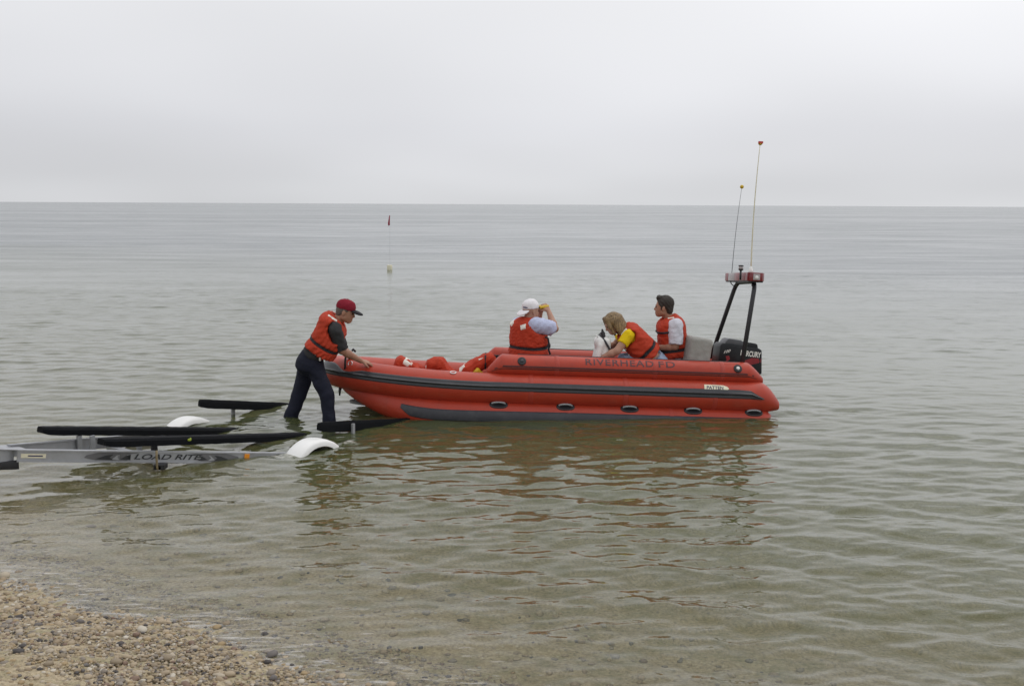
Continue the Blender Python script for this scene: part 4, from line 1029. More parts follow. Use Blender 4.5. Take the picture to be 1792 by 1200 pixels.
def shirt(pr, mat_, sleeve=0.8, girth=0.0, low=-0.02, sl_r=(0.074, 0.066), top=0.97, seed=1, wr=0.0022):
    J, U_, F_, Rr = pr['J'], pr['U'], pr['F'], pr['R']
    eR = J['shR'].lerp(J['elR'], sleeve); eL = J['shL'].lerp(J['elL'], sleeve)
    lo, hi = bbox([J['pel'], J['nek'], J['shR'], J['shL'], eR, eL], 0.2)
    def b(f):
        for s in (-0.075, 0, 0.075):
            f.cap(J['pel'] + Rr * s * 1.2 + U_ * low, 0.112 + girth, J['pel'].lerp(J['nek'], 0.35) + Rr * s, 0.106 + girth * 0.7, 0.04)
            f.cap(J['pel'].lerp(J['nek'], 0.35) + Rr * s, 0.103, J['pel'].lerp(J['nek'], 0.82) + Rr * s * 0.9, 0.1, 0.04)
        f.cap(J['shL'], 0.062, J['nek'] - U_ * 0.05, 0.055, 0.03); f.cap(J['shR'], 0.062, J['nek'] - U_ * 0.05, 0.055, 0.03)
        f.cut(J['pel'] + U_ * (low - 0.05), -U_)
        for s, e_ in (('R', eR), ('L', eL)):
            g = f.like()
            dd = (J['el' + s] - J['sh' + s]).normalized()
            g.cap(J['sh' + s] - dd * 0.005 - Rr * (0.012 if s == 'R' else -0.012), sl_r[0], e_ + dd * 0.03, sl_r[1], 0.0); g.cut(e_, dd)
            hh = np.maximum(0.03 - np.abs(f.v - g.v), 0) / 0.03; f.v = np.minimum(f.v, g.v) - hh * hh * 0.03 * 0.25
        f.wrinkle(wr, 26, seed)
    return cloth(pr, 'shirt', mat_, b, lo, hi, 0.0085)

def trousers(pr, mat_, rk=0.082, ra=0.074, rh=0.105, seed=2, wr=0.003, waist=0.1, seat=0.115):
    J, U_, F_, Rr = pr['J'], pr['U'], pr['F'], pr['R']
    lo, hi = bbox([J['pel'] + U_ * waist, J['hipR'], J['hipL'], J['knR'], J['knL'], J['anR'], J['anL']], 0.17)
    def b(f):
        for s in (-0.085, 0, 0.085): f.cap(J['pel'] + Rr * s - U_ * 0.02, seat, J['pel'] + Rr * s * 0.95 + U_ * (waist + 0.05), 0.112, 0.05)
        f.cut(J['pel'] + U_ * waist, U_)
        for s in 'RL':
            f.cap(J['hip' + s], rh, J['kn' + s], rk, 0.05)
            g = J['an' + s] - J['kn' + s]; f.cap(J['kn' + s], rk, J['an' + s], ra, 0.03)
        f.wrinkle(wr, 20, seed)
    return cloth(pr, 'trousers', mat_, b, lo, hi, 0.0085)

def shoes(pr, mat_):
    J = pr['J']
    for s in 'RL':
        a, t_ = J['an' + s], J['toe' + s]; lo, hi = bbox([a, t_], 0.12)
        def b(f):
            f.cap(a - Vector((0, 0, 0.035)), 0.052, t_, 0.043, 0.03); f.cap(a, 0.05, a - Vector((0, 0, 0.04)), 0.055, 0.02)
            f.cut(Vector((0, 0, min(a.z - 0.075, t_.z - 0.035))), (0, 0, -1))
        cloth(pr, 'shoe', mat_, b, lo, hi, 0.009)

def life_vest(pr, fat=1.0, bend=0.0, h0=0.1, h1=0.56, seed=5, patches=(), belt_h=0.2, arm_f=0.0, arm_h=0.42, arm_r=(0.08, 0.092), collar=True, neck_f=0.02, chest_strap=None, name='life_vest', lw=0.222, fb=(0.165, 0.15)):
    """puffy panelled vest in the torso frame (r, f, u); returns the object"""
    J, U_, F_, Rr = pr['J'], pr['U'], pr['F'], pr['R']; O = J['pel']
    h = 0.0062
    f = Field((-0.3, -0.32, 0.0), (0.3, 0.32, 0.72), h)
    x, y, z = f.x, f.y, f.z
    zt = np.clip((z - h0) / (h1 - h0), 0, 1)
    a = (lw - 0.02 * zt) * fat; bfr = (fb[0] - 0.015 * zt) * fat; bbk = (fb[1] - 0.01 * zt) * fat
    yy = np.where(y > 0, y / bfr, y / bbk)
    q = (np.abs(x / a) ** 2.7 + np.abs(yy) ** 2.7) ** (1 / 2.7)
    d = (q - 1) * np.minimum(np.minimum(a, bfr), bbk)
    # puffs: pinched belt, quilting seams, front opening
    d = d + 0.020 * np.exp(-((z - belt_h) / 0.02) ** 2) + 0.010 * np.exp(-((z - (belt_h + 0.19)) / 0.016) ** 2) * (y > 0)
    d = d + 0.02 * np.exp(-(x / 0.014) ** 2) * (y > 0)
    top = h1 + 0.045 - 0.27 * np.maximum(np.abs(x) - 0.07, 0) - 0.35 * np.maximum(np.abs(y) - 0.06, 0) * np.abs(y) / 0.1
    def smax(u, v, k):
        hh = np.maximum(k - np.abs(u - v), 0) / k; return np.maximum(u, v) + hh * hh * k * 0.25
    d = smax(d, z - top, 0.05); d = smax(d, h0 - z, 0.035)
    d = smax(d, -(np.sqrt((x / 0.9) ** 2 + (y - neck_f - 0.12 * np.maximum(z - 0.5, 0)) ** 2) - 0.078 - 0.15 * np.maximum(z - 0.5, 0)) + 0 * z - 10 * (z < 0.36), 0.025)
    for s_, sx_ in (('R', 1), ('L', -1)):
        sh = J['sh' + s_] - O; dd_ = (J['el' + s_] - J['sh' + s_]).normalized()
        hz = sh.dot(U_) - 0.01; fy = sh.dot(F_) - bend * (((hz / 0.5) - 0.5) ** 2 * 4 - 1); ty, tz = dd_.dot(F_) * 0.07, dd_.dot(U_) * 0.07
        t_ = np.clip(((y - fy) * ty + (z - hz) * tz) / (ty * ty + tz * tz + 1e-6), 0, 1)
        ah = np.sqrt((y - fy - t_ * ty) ** 2 + (z - hz - t_ * tz) ** 2) - arm_r[0]
        ah = np.maximum(ah, 0.145 - x * sx_); d = smax(d, -ah, 0.03)
    f.v = d
    if collar:
        d2 = Field((-0.3, -0.32, 0.0), (0.3, 0.32, 0.72), h)
        for i in range(9):
            t0, t1 = R(-205 + 230 * i / 9 - 0), R(-205 + 230 * (i + 1) / 9)
            pa_ = (0.095 * math.cos(t0), neck_f + 0.095 * math.sin(t0), h1 - 0.005 - 0.03 * math.sin(t0)); pb_ = (0.095 * math.cos(t1), neck_f + 0.095 * math.sin(t1), h1 - 0.005 - 0.03 * math.sin(t1))
            d2.cap(pa_, 0.037, pb_, 0.037, 0.02)
        hh = np.maximum(0.03 - np.abs(f.v - d2.v), 0) / 0.03; f.v = np.minimum(f.v, d2.v) - hh * hh * 0.03 * 0.25
    f.wrinkle(0.0026, 30, seed)
    base_v = f.v.copy()
    def to_world(V_):
        u = V_[:, 2]; fo = V_[:, 1] + bend * (((u / 0.5) - 0.5) ** 2 * 4 - 1)
        return np3(O)[None] + V_[:, :1] * np3(Rr)[None] + fo[:, None] * np3(F_)[None] + u[:, None] * np3(U_)[None]
    V_, Fc = f.mesh(); ob = mesh_obj(name, to_world(V_), Fc, M_VEST, pr['ob'], True, np3(pr['base']))
    def skin(nm, region, mt, th=0.005):
        g = Field((-0.3, -0.32, 0.0), (0.3, 0.32, 0.72), h); g.v = np.maximum(np.maximum(base_v - th, -(base_v + 0.012)), region)
        V_, Fc = largest(*g.mesh())
        if len(V_): mesh_obj(nm, to_world(V_), Fc, mt, ob, True, np3(pr['base']))
    skin('belt', np.abs(z - belt_h) - 0.017 + 0 * x + 0 * y, M_STRAP, 0.009)
    if chest_strap: skin('chest_strap', np.maximum(np.abs(z - chest_strap) - 0.013, 0.02 - y) + 0 * x, M_STRAP, 0.008)
    for (cx_, cy_, cz_, sx, sy, sz, rot) in patches:
        c_, s_ = math.cos(R(rot)), math.sin(R(rot)); dx, dz = (x - cx_), (z - cz_)
        rx, rz = dx * c_ + dz * s_, -dx * s_ + dz * c_
        skin('reflective_patch', np.maximum(np.maximum(np.abs(rx) - sx, np.abs(rz) - sz), np.abs(y - cy_) - sy), M_REFLECT, 0.006)
    return ob

def cap_hat(pr, mat_crown, mat_brim, back=False, tilt=0.0, droop=0.0):
    P, ax = pr['P'], pr['ax']; s = -1 if back else 1; c = P(0, -0.012, 0.055)
    lo, hi = np3(c) - 0.26, np3(c) + 0.26
    Rr, F_, U_ = ax
    def b(f):
        f.ell(P(0, -0.012, 0.055), (0.088, 0.108, 0.09), ax, 0.0); f.cap(P(0, -0.05 if not back else 0.03, 0.062), 0.066, P(0, 0.03, 0.066), 0.066, 0.02)
        f.cut(P(0, 0, 0.03) , -(U_ + F_ * tilt)); f.wrinkle(0.0012, 45, 4)
    crown = cloth(pr, 'cap', mat_crown, b, lo, hi, 0.007)
    def b2(f):
        f.ell(P(0, s * 0.115, 0.034 - droop * 0.5), (0.082, 0.085, 0.019), (Rr, (F_ * s - U_ * droop * 6).normalized(), (U_ + F_ * s * droop * 6).normalized()), 0.0)
        f.ell(P(0, -0.012, 0.03), (0.088, 0.108, 0.06), ax, 0.002, True)
    cloth(pr, 'brim', mat_brim, b2, lo, hi, 0.006, crown)
    ball_ = bmesh.new(); bmesh.ops.create_icosphere(ball_, subdivisions=1, radius=0.008, matrix=Matrix.Translation(P(0, -0.012, 0.145) - pr['base'])); bm_obj('cap_button', ball_, mat_crown, crown, smooth=True)
    return crown

Z3 = Vector((0, 0, 1))
# --- the person pushing the bow, standing on the trailer's rear cross member
J = dict(F=(1, 0, -0.2), hF=(0.97, 0.02, -0.24), hU=(0.26, 0, 0.96),
    pel=at(541, 632, 11.6), nek=at(586, 562, 11.6), head=at(605, 545.5, 11.6),
    shR=at(586, 577, 11.43), elR=at(598, 613, 11.53), wrR=at(632, 631.5, 11.73), shL=at(586, 574, 11.77), elL=at(598, 609, 11.92), wrL=at(618, 629, 12.07),
    hipR=at(549, 638, 11.5), knR=at(571, 691, 11.47), anR=at(580, 768, 11.45), hipL=at(538, 637, 11.7), knL=at(524, 690, 11.72), anL=at(495, 763, 11.68))
J['toeR'] = J['anR'] + Vector((0.17, -0.03, -0.045)); J['toeL'] = J['anL'] + Vector((0.16, 0.02, -0.045))
p0 = person('person in orange vest, dark red cap and navy trousers pushing the bow of the boat', J, M_SKIN2,
    hands={'R': (at(652, 636, 11.80) - J['wrR'], (0.1, -0.35, 1), (0.3, -1, -0.2), (8, 14, 10), 0.006, 0.14)})
shirt(p0, M_SHIRTGREY, 0.93, 0.004, 0.12, (0.08, 0.074), seed=11, wr=0.003)
tr = trousers(p0, M_NAVY, 0.08, 0.072, 0.1, 12, 0.0045, 0.125, 0.128)
shoes(p0, M_BLACK)
lv = life_vest(p0, 1.17, -0.035, 0.15, 0.56, 13, [(0.11, 0.0, 0.55, 0.035, 0.06, 0.05, 0), (-0.12, -0.02, 0.56, 0.04, 0.06, 0.06, 0), (0.08, 0.15, 0.43, 0.022, 0.12, 0.026, 0)], 0.265, 0.045, 0.42, (0.08, 0.095), fb=(0.17, 0.15), neck_f=0.045)
cap_hat(p0, M_CAPRED, M_CAPBLACK, False, 0.0, 0.02)
def sh0(f):
    P, ax = p0['P'], p0['ax']
    f.ell(P(0, -0.016, 0.03), (0.08, 0.1, 0.094), ax, 0.0); f.ell(P(0, -0.06, -0.02), (0.066, 0.048, 0.06), ax, 0.02)
    f.ell(P(0, 0.1, -0.01), (0.1, 0.092, 0.1), ax, 0.01, True); f.ell(P(0, 0.03, -0.085), (0.1, 0.075, 0.08), ax, 0.01, True); f.wrinkle(0.0012, 110, 9)
cloth(p0, 'hair', M_HAIRGREY, sh0, np3(J['head']) - 0.2, np3(J['head']) + 0.2, 0.006)
# belt, key clip
b0 = J['pel']; 
def belt_ring(pr, z_, r_, mat_):
    f = Field(*bbox([pr['J']['pel'] + pr['U'] * z_], 0.24), 0.0075)
    for s in (-0.085, 0, 0.085): f.cap(pr['J']['pel'] + pr['R'] * s * 0.98 - pr['U'] * 0.1, r_, pr['J']['pel'] + pr['R'] * s * 0.98 + pr['U'] * 0.25, r_, 0.05)
    f.cut(pr['J']['pel'] + pr['U'] * (z_ + 0.018), pr['U']); f.cut(pr['J']['pel'] + pr['U'] * (z_ - 0.018), -pr['U'])
    return field_obj('belt', f, mat_, pr['ob'], np3(pr['base']))
bt = belt_ring(p0, 0.112, 0.119, M_STRAP)
c = at(555.5, 617, 11.40) - p0['base']
bm = bmesh.new(); add_box(bm, c, (0.022, 0.016, 0.032), (nv((0.9, 0, -0.3)), Vector((0, 1, 0)), nv((0.3, 0, 0.9)))); bm_obj('radio_pouch', bm, M_BUCKLE, bt, bevel=0.006)
bm = bmesh.new(); add_box(bm, at(560, 628, 11.40) - p0['base'], (0.01, 0.01, 0.02)); bm_obj('key_clip', bm, M_STEEL, bt, bevel=0.003)

# --- the person with binoculars
J = dict(F=(0.72, 0.69, 0), hF=(0.8, 0.58, 0.03), hU=(0.02, 0, 1),
    pel=at(924, 641, 12.37), nek=at(924, 560, 12.36), head=at(929, 543.5, 12.38),
    shR=at(940, 569, 12.22), elR=at(971, 575, 12.36), wrR=at(960, 544, 12.52), shL=at(908, 568, 12.5), elL=at(938, 580, 12.76), wrL=at(946, 547, 12.66))
hf = nv((0.72, 0.69, 0)); hr = hf.cross(Z3)
for s, sg in (('R', 1), ('L', -1)):
    J['hip' + s] = J['pel'] + hr * 0.095 * sg - Z3 * 0.01; J['kn' + s] = J['hip' + s] + hf * 0.4 - Z3 * 0.02; J['an' + s] = J['kn' + s] + hf * 0.02 - Z3 * 0.27; J['toe' + s] = J['an' + s] + hf * 0.16 - Z3 * 0.04
bino_c = at(949, 537, 12.56); bdir = nv((0.85, 0.5, 0.02))
p1 = person('person in white cap worn backwards, pale blue shirt and orange vest looking through binoculars', J, M_SKIN,
    hands={'R': (bino_c - J['wrR'] + Z3 * 0.05 - bdir * 0.0, (0.45, -0.9, 0.2), (-0.8, -0.45, 0.3), (38, 50, 35), 0.006, 0.05), 'L': (bino_c - J['wrL'] + Z3 * 0.05, (-0.45, 0.9, 0.2), (-0.8, -0.45, 0.3), (38, 50, 35), 0.006, 0.05)})
shirt(p1, M_SHIRTBLUE, 0.85, 0.015, -0.02, (0.098, 0.092), seed=21, wr=0.0035)
trousers(p1, M_SHIRTBLUE, 0.085, 0.07, 0.1, 22, 0.003, 0.06); shoes(p1, M_BLACK)
lv = life_vest(p1, 1.16, 0.0, 0.13, 0.55, 23, [(0.075, -0.12, 0.505, 0.036, 0.13, 0.03, 20), (-0.13, -0.05, 0.52, 0.06, 0.1, 0.03, -25), (0.12, 0.09, 0.5, 0.03, 0.07, 0.028, 0)], 0.245, 0.05, 0.40, (0.09, 0.09), neck_f=0.03)
cap_hat(p1, M_CAPWHITE, M_CAPWHITE, True, -0.05, 0.09)
bm = bmesh.new(); P, ax = p1['P'], p1['ax']
mk = at(919, 538, 12.2)
dd = nv(mk - P(0, -0.012, 0.06)); 
for k in range(4): add_box(bm, P(0.0, 0, 0) * 0 + at(915.5 + 2.6 * k, 537.6 + 0.3 * k, 12.262 + 0.004 * k) - p1['base'], (0.007, 0.004, 0.006))
bm.free()
f = Field(np3(P(0, 0, 0.06)) - 0.2, np3(P(0, 0, 0.06)) + 0.2, 0.005)
f.ell(P(0, -0.012, 0.055), (0.0905, 0.1105, 0.0925), ax, 0.0); f.ell(P(0, -0.012, 0.055), (0.085, 0.105, 0.087), ax, 0.0, True)
c1 = np3(at(919.5, 538.3, 12.27)); f.v = np.maximum(f.v, np.maximum(np.abs(f.x - c1[0]) - 0.028, np.abs(f.z - c1[2] + 0.1 * (f.x - c1[0])) - 0.009)); f.v = np.maximum(f.v, f.y - (P(0, -0.012, 0.06).y - 0.01))
V_, Fc = f.mesh()
if len(V_): mesh_obj('cap_emblem', V_, Fc, M_NAVYPRINT, p1['ob'], True, np3(p1['base']))
# loose strap and buckle hanging at the front of the vest
sp = [at(954, 589, 12.2), at(959, 592, 12.2), at(961, 603, 12.2), at(960, 612, 12.2), at(963, 620, 12.2)]
V_, F_ = tube_vf([q - p1['base'] for q in sp], 0.012, 8); ls = mesh_obj('loose_strap', V_, F_, M_STRAP, p1['ob'])
bm = bmesh.new(); add_box(bm, at(960.5, 605, 12.19) - p1['base'], (0.02, 0.012, 0.022)); bm_obj('buckle', bm, M_STRAP, ls, bevel=0.005)
# binoculars: two barrels, eyepieces and bridge
bn = empty('binoculars', bino_c); bn.scale = (0.85, 0.85, 0.85); tag(bn, 'yellow binoculars held up to the eyes in both hands', 'binoculars')
bs = bdir.cross(Z3).normalized()
for sg in (-1, 1):
    V_, F_ = tube_vf([bs * sg * 0.036 + bdir * t for t in (-0.075, -0.06, -0.02, 0.0, 0.07, 0.078)], [0.018, 0.021, 0.022, 0.03, 0.034, 0.03], 18); mesh_obj('barrel', V_, F_, M_YELLOW, bn)
    V_, F_ = tube_vf([bs * sg * 0.034 + bdir * t for t in (-0.105, -0.074)], 0.018, 16); mesh_obj('eyepiece', V_, F_, M_BLACK, bn)
bm = bmesh.new(); add_box(bm, bdir * 0.0, (0.04, 0.035, 0.01), (bdir, bs, Z3)); bm_obj('bridge', bm, M_YELLOW, bn, bevel=0.004)

# --- the woman-height figure leaning over the console (described by clothing only)
J = dict(F=(-1, 0, -0.4), hF=(-0.84, -0.12, -0.5), hU=(-0.5, 0, 0.86),
    pel=at(1150, 634, 12.27), nek=at(1093, 577, 12.25), head=at(1072.5, 566, 12.24),
    shL=at(1100, 588, 12.08), elL=at(1080, 614, 12.02), wrL=at(1048, 629, 12.08), shR=at(1096, 582, 12.42), elR=at(1075, 605, 12.5), wrR=at(1056, 606, 12.34))
for s, sg in (('L', -1), ('R', 1)):
    J['hip' + s] = J['pel'] + Vector((0, 0.09 * sg, -0.01)); J['kn' + s] = J['hip' + s] + Vector((-0.38, 0.03 * sg, 0.02)); J['an' + s] = J['kn' + s] + Vector((0.02, 0, -0.3)); J['toe' + s] = J['an' + s] + Vector((-0.15, 0, -0.04))
p2 = person('person with dark blond hair, yellow shirt and orange vest leaning forward beside the white console', J, M_SKIN)
shirt(p2, M_SHIRTYEL, 0.55, -0.005, 0.16, (0.072, 0.07), seed=31)
trousers(p2, M_JEANS, 0.085, 0.07, 0.105, 32, 0.003, 0.07, 0.118); shoes(p2, M_BLACK)
lv = life_vest(p2, 1.1, 0.0, 0.12, 0.54, 33, [(-0.11, 0.02, 0.53, 0.045, 0.05, 0.06, 0), (-0.1, 0.16, 0.42, 0.03, 0.12, 0.02, 0), (-0.1, 0.14, 0.33, 0.025, 0.1, 0.015, 0)], 0.22, 0.03, 0.4, (0.078, 0.09))
P, ax = p2['P'], p2['ax']; Rr, F_, U_ = ax
def hb(f):
    f.ell(P(0, -0.02, 0.04), (0.089, 0.11, 0.095), ax, 0.0)
    for a in range(-6, 7):
        t = R(a * 20); sx, cx_ = math.sin(t), -math.cos(t)
        if cx_ > 0.35: continue
        st = P(sx * 0.075, -0.02 + cx_ * 0.085, 0.03); en = P(sx * 0.095, -0.03 + cx_ * 0.10, -0.11 - 0.03 * math.cos(a * 2.1)) + Vector((0.015, 0, -0.035))
        f.cap(st, 0.038, en, 0.022, 0.018)
    for sg in (-1, 1):   # locks falling forward beside the face
        f.cap(P(sg * 0.06, 0.05, 0.09), 0.03, P(sg * 0.082, 0.065, -0.01), 0.022, 0.02); f.cap(P(sg * 0.082, 0.06, 0.0), 0.022, P(sg * 0.08, 0.045, -0.1) - Z3 * 0.02, 0.014, 0.015)
    f.ell(P(0, 0.08, -0.04), (0.055, 0.06, 0.085), ax, 0.015, True)
    f.wrinkle(0.0012, 60, 6)
lo, hi = np3(J['head']) - 0.3, np3(J['head']) + 0.3
cloth(p2, 'hair', M_HAIRBLOND, hb, lo, hi, 0.0065)

# --- the seated driver with short dark hair
J = dict(F=(-1, 0.05, 0), hF=(-0.96, 0.28, -0.03), hU=(0.03, 0, 1),
    pel=at(1184, 637, 12.52), nek=at(1173, 558, 12.52), head=at(1161, 537.5, 12.52),
    shL=at(1182, 571, 12.33), elL=at(1182, 606, 12.29), wrL=at(1146, 609, 12.40), shR=at(1168, 568, 12.70), elR=at(1166, 604, 12.78), wrR=at(1132, 604, 12.7))
for s, sg in (('L', -1), ('R', 1)):
    J['hip' + s] = J['pel'] + Vector((0, 0.09 * sg, 0)); J['kn' + s] = J['hip' + s] + Vector((-0.4, 0.02 * sg, 0.02)); J['an' + s] = J['kn' + s] + Vector((0.0, 0, -0.3)); J['toe' + s] = J['an' + s] + Vector((-0.16, 0, -0.04))
p3 = person('person with short dark hair and white shirt seated against the grey seat back', J, M_SKIN2)
shirt(p3, M_SHIRTWHITE, 0.9, 0.01, -0.02, (0.092, 0.088), seed=41, wr=0.003)
trousers(p3, M_JEANS, 0.085, 0.07, 0.108, 42, 0.003, 0.06); shoes(p3, M_BLACK)
lv = life_vest(p3, 1.13, 0.0, 0.1, 0.555, 43, [(-0.085, 0.13, 0.50, 0.04, 0.12, 0.012, 20), (-0.1, 0.0, 0.55, 0.03, 0.04, 0.05, 0), (0.1, 0.12, 0.5, 0.03, 0.06, 0.02, 0)], 0.2, 0.01, 0.39, (0.08, 0.095), chest_strap=0.435, neck_f=0.035, fb=(0.175, 0.155))
P, ax = p3['P'], p3['ax']
def hs(f):
    f.ell(P(0, -0.022, 0.05), (0.088, 0.108, 0.1), ax, 0.0); f.cap(P(-0.03, 0.06, 0.115), 0.03, P(0.03, 0.06, 0.115), 0.03, 0.02)
    f.ell(P(0, -0.075, -0.02), (0.07, 0.045, 0.07), ax, 0.02)
    f.ell(P(0, 0.1, -0.005), (0.09, 0.075, 0.085), ax, 0.02, True); f.ell(P(0, 0.02, -0.085), (0.1, 0.075, 0.085), ax, 0.015, True)
    for sg in (-1, 1): f.cap(P(sg * 0.074, 0.01, 0.03), 0.012, P(sg * 0.076, 0.012, -0.02), 0.009, 0.01)
    f.wrinkle(0.002, 90, 8)
lo, hi = np3(J['head']) - 0.22, np3(J['head']) + 0.22
cloth(p3, 'hair', M_HAIRDARK, hs, lo, hi, 0.0065)

# ------------------------------------------------------------------ spare life vests lying in the bow
def loose_vest(label, pts_, rads, patches, strap, seed):
    c = sum(pts_, Vector((0, 0, 0))) / len(pts_)
    lo, hi = bbox(pts_, 0.22); f = Field(lo, hi, 0.0075)
    for i in range(len(pts_) - 1):
        a, b = pts_[i], pts_[i + 1]
        for o_ in (-0.07, 0.0, 0.07): f.cap(a + Vector((0, o_, 0)), rads[i], b + Vector((0, o_, 0)), rads[i + 1], 0.025)
    f.wrinkle(0.0055, 32, seed)
    V_, Fc = f.mesh(); root = mesh_obj('life_vest', V_, Fc, M_VEST, None, True, np3(c)); root.location = c
    tag(root, label, 'life vest', 'spare life vests lying in the bow')
    base_v = f.v.copy()
    def sk(nm, cc, half, axes, mt, th):
        g = Field(lo, hi, 0.0075); g.box(cc, half, axes, 0.002, 0.0); g.v = np.maximum(g.v, np.maximum(base_v - th, -(base_v + 0.012)))
        V_, Fc = largest(*g.mesh())
        if len(V_): mesh_obj(nm, V_, Fc, mt, root, True, np3(c))
    for cc, half, ang in patches: sk('reflective_patch', cc, half, (Vector((math.cos(R(ang)), 0, math.sin(R(ang)))), Vector((0, 1, 0)), Vector((-math.sin(R(ang)), 0, math.cos(R(ang))))), M_REFLECT, 0.006)
    for cc, half, ang in strap: sk('strap', cc, half, (Vector((math.cos(R(ang)), 0, math.sin(R(ang)))), Vector((0, 1, 0)), Vector((-math.sin(R(ang)), 0, math.cos(R(ang))))), M_STRAP, 0.009)
    return root
yv = 12.05
loose_vest('crumpled orange life vest with one white stripe, the one closest to the pushing hand', [at(699, 641, yv), at(702, 634, yv), at(712, 638, yv), at(742, 652, yv)], [0.07, 0.06, 0.06, 0.05], [(at(714, 634.5, yv - 0.03), (0.055, 0.1, 0.03), -32)], [], 51)
loose_vest('crumpled orange life vest lying between two other loose vests', [at(750, 648, yv), at(756, 636, yv), at(770, 636, yv), at(778, 647, yv), at(792, 654, yv)], [0.05, 0.06, 0.065, 0.06, 0.045], [(at(747.5, 646, yv), (0.012, 0.1, 0.06), 0)], [(at(758, 646, yv), (0.02, 0.15, 0.02), 0)], 52)
loose_vest('orange life vest with two white stripes propped against the raised near tube', [at(806, 655, yv), at(822, 645, yv), at(838, 636, yv), at(856, 627, yv), at(862, 640, yv)], [0.06, 0.07, 0.07, 0.06, 0.06], [(at(811, 645, yv), (0.045, 0.12, 0.04), 38), (at(849, 627.5, yv), (0.07, 0.12, 0.035), 18)], [(at(850, 632, yv), (0.012, 0.14, 0.09), 0)], 53)
f = Field(*bbox([at(829, 652, 11.92), at(842, 650, 11.92)], 0.1), 0.006); f.cap(at(829, 653, 11.92), 0.02, at(836, 649, 11.92), 0.03, 0.02); f.cap(at(836, 649, 11.92), 0.03, at(842, 653, 11.92), 0.02, 0.02); f.wrinkle(0.003, 60, 3)
o_ = field_obj('throw_bag', f, M_YELLOW); tag(o_, 'small yellow bag tucked under the propped life vest', 'bag')

# ------------------------------------------------------------------ boat trailer
TM = Vector((-2.80, 10.70, 0)); TA = Vector((0.595, 0.805, -0.154)).normalized(); TW = nv((-0.805, 0.595, 0)); TU = TW.cross(TA).normalized()
TU = TU if TU.z > 0 else -TU
trailer = empty('boat_trailer', TM)
tag(trailer, 'aluminium boat trailer with black carpeted bunks and white fenders backed into the water', 'trailer')
def tp_(s, l, z=0.0): return TA * s + TW * l + TU * z        # s seaward, l to the far side, local to the root
def wl(px, py, Y): return at(px, py, Y) - TM
def beam(name, a, b, w, hgt, mat_, parent=trailer, bevel=0.004, upv=Vector((0, 0, 1)), flange=False):
    d = (b - a); L_ = d.length; d.normalize(); sd_ = d.cross(upv).normalized(); u = sd_.cross(d)
    bm = bmesh.new()
    if flange:
        add_box(bm, (a + b) / 2, (L_ / 2, w * 0.28, hgt / 2 - 0.006), (d, sd_, u)); ob = bm_obj(name, bm, mat_, parent, bevel=0.002)
        for sg in (1, -1):
            bm = bmesh.new(); add_box(bm, (a + b) / 2 + u * sg * (hgt / 2 - 0.003), (L_ / 2 + 0.001, w / 2, 0.006), (d, sd_, u)); bm_obj('flange', bm, mat_, ob, bevel=0.002)
        return ob
    add_box(bm, (a + b) / 2, (L_ / 2, w / 2, hgt / 2), (d, sd_, u)); return bm_obj(name, bm, mat_, parent, bevel=bevel)
n0, n1 = wl(30, 796.5, 8.75), wl(505, 801, 9.98)
n0e = n0 + (n0 - n1).normalized() * 0.0
rail_n = beam('frame_rail', n0e, n1 + (n1 - n0).normalized() * 1.6, 0.05, 0.102, M_ALU, flange=True)
f0, f1 = wl(15, 788, 8.85), wl(112, 772, 9.35)
fdir = (f1 - f0).normalized(); f_end = tp_(0.0, 0.85, -0.1)
rail_f = beam('frame_rail', f0, f_end, 0.05, 0.102, M_ALU, flange=True)
beam('frame_rail', f_end, tp_(1.6, 0.85, -0.1), 0.05, 0.1, M_ALU)
# tongue: the rails meet in a coupler plate that runs on landward
tdir = -nv((0.595, 0.805, -0.13)); t0 = wl(8, 795, 8.78)
tongue = beam('tongue', t0 - tdir * 0.05, t0 + tdir * 1.7, 0.13, 0.11, M_ALU)
prism_obj('gusset_plate', [(-0.16, -0.05), (0.1, -0.16), (0.13, 0.16), (-0.14, 0.12)], wl(14, 783.5, 8.8), TA, TW, TU, 0.008, M_ALU, trailer, bevel=0.002)
prism_obj('jack_bracket', [(-0.45, 0.0), (0.1, 0.0), (0.1, -0.075), (0.07, -0.075), (-0.45, -0.04)], wl(10, 807, 8.72), nv((0.8, 0.6, -0.05)), Z3, nv((0.6, -0.8, 0)), 0.05, M_BLACK, trailer, bevel=0.004)
prism_obj('coupler', [(0, -0.05), (0.22, -0.04), (0.3, 0.02), (0.22, 0.07), (0, 0.06)], t0 + tdir * 1.7, tdir, Z3, tdir.cross(Z3), 0.1, M_STEEL, trailer, bevel=0.01)
# cross members: front, axle, rear
for s, z_ in ((-1.35, -0.15), (0.0, -0.22)): beam('cross_member', tp_(s, -0.42 if s < -1 else -0.85, z_), tp_(s, 0.42 if s < -1 else 0.85, z_), 0.06, 0.06, M_ALU)
rear = beam('cross_member', tp_(0.92, -0.95, -0.24), tp_(0.92, 0.95, -0.24), 0.36, 0.03, M_ALU)
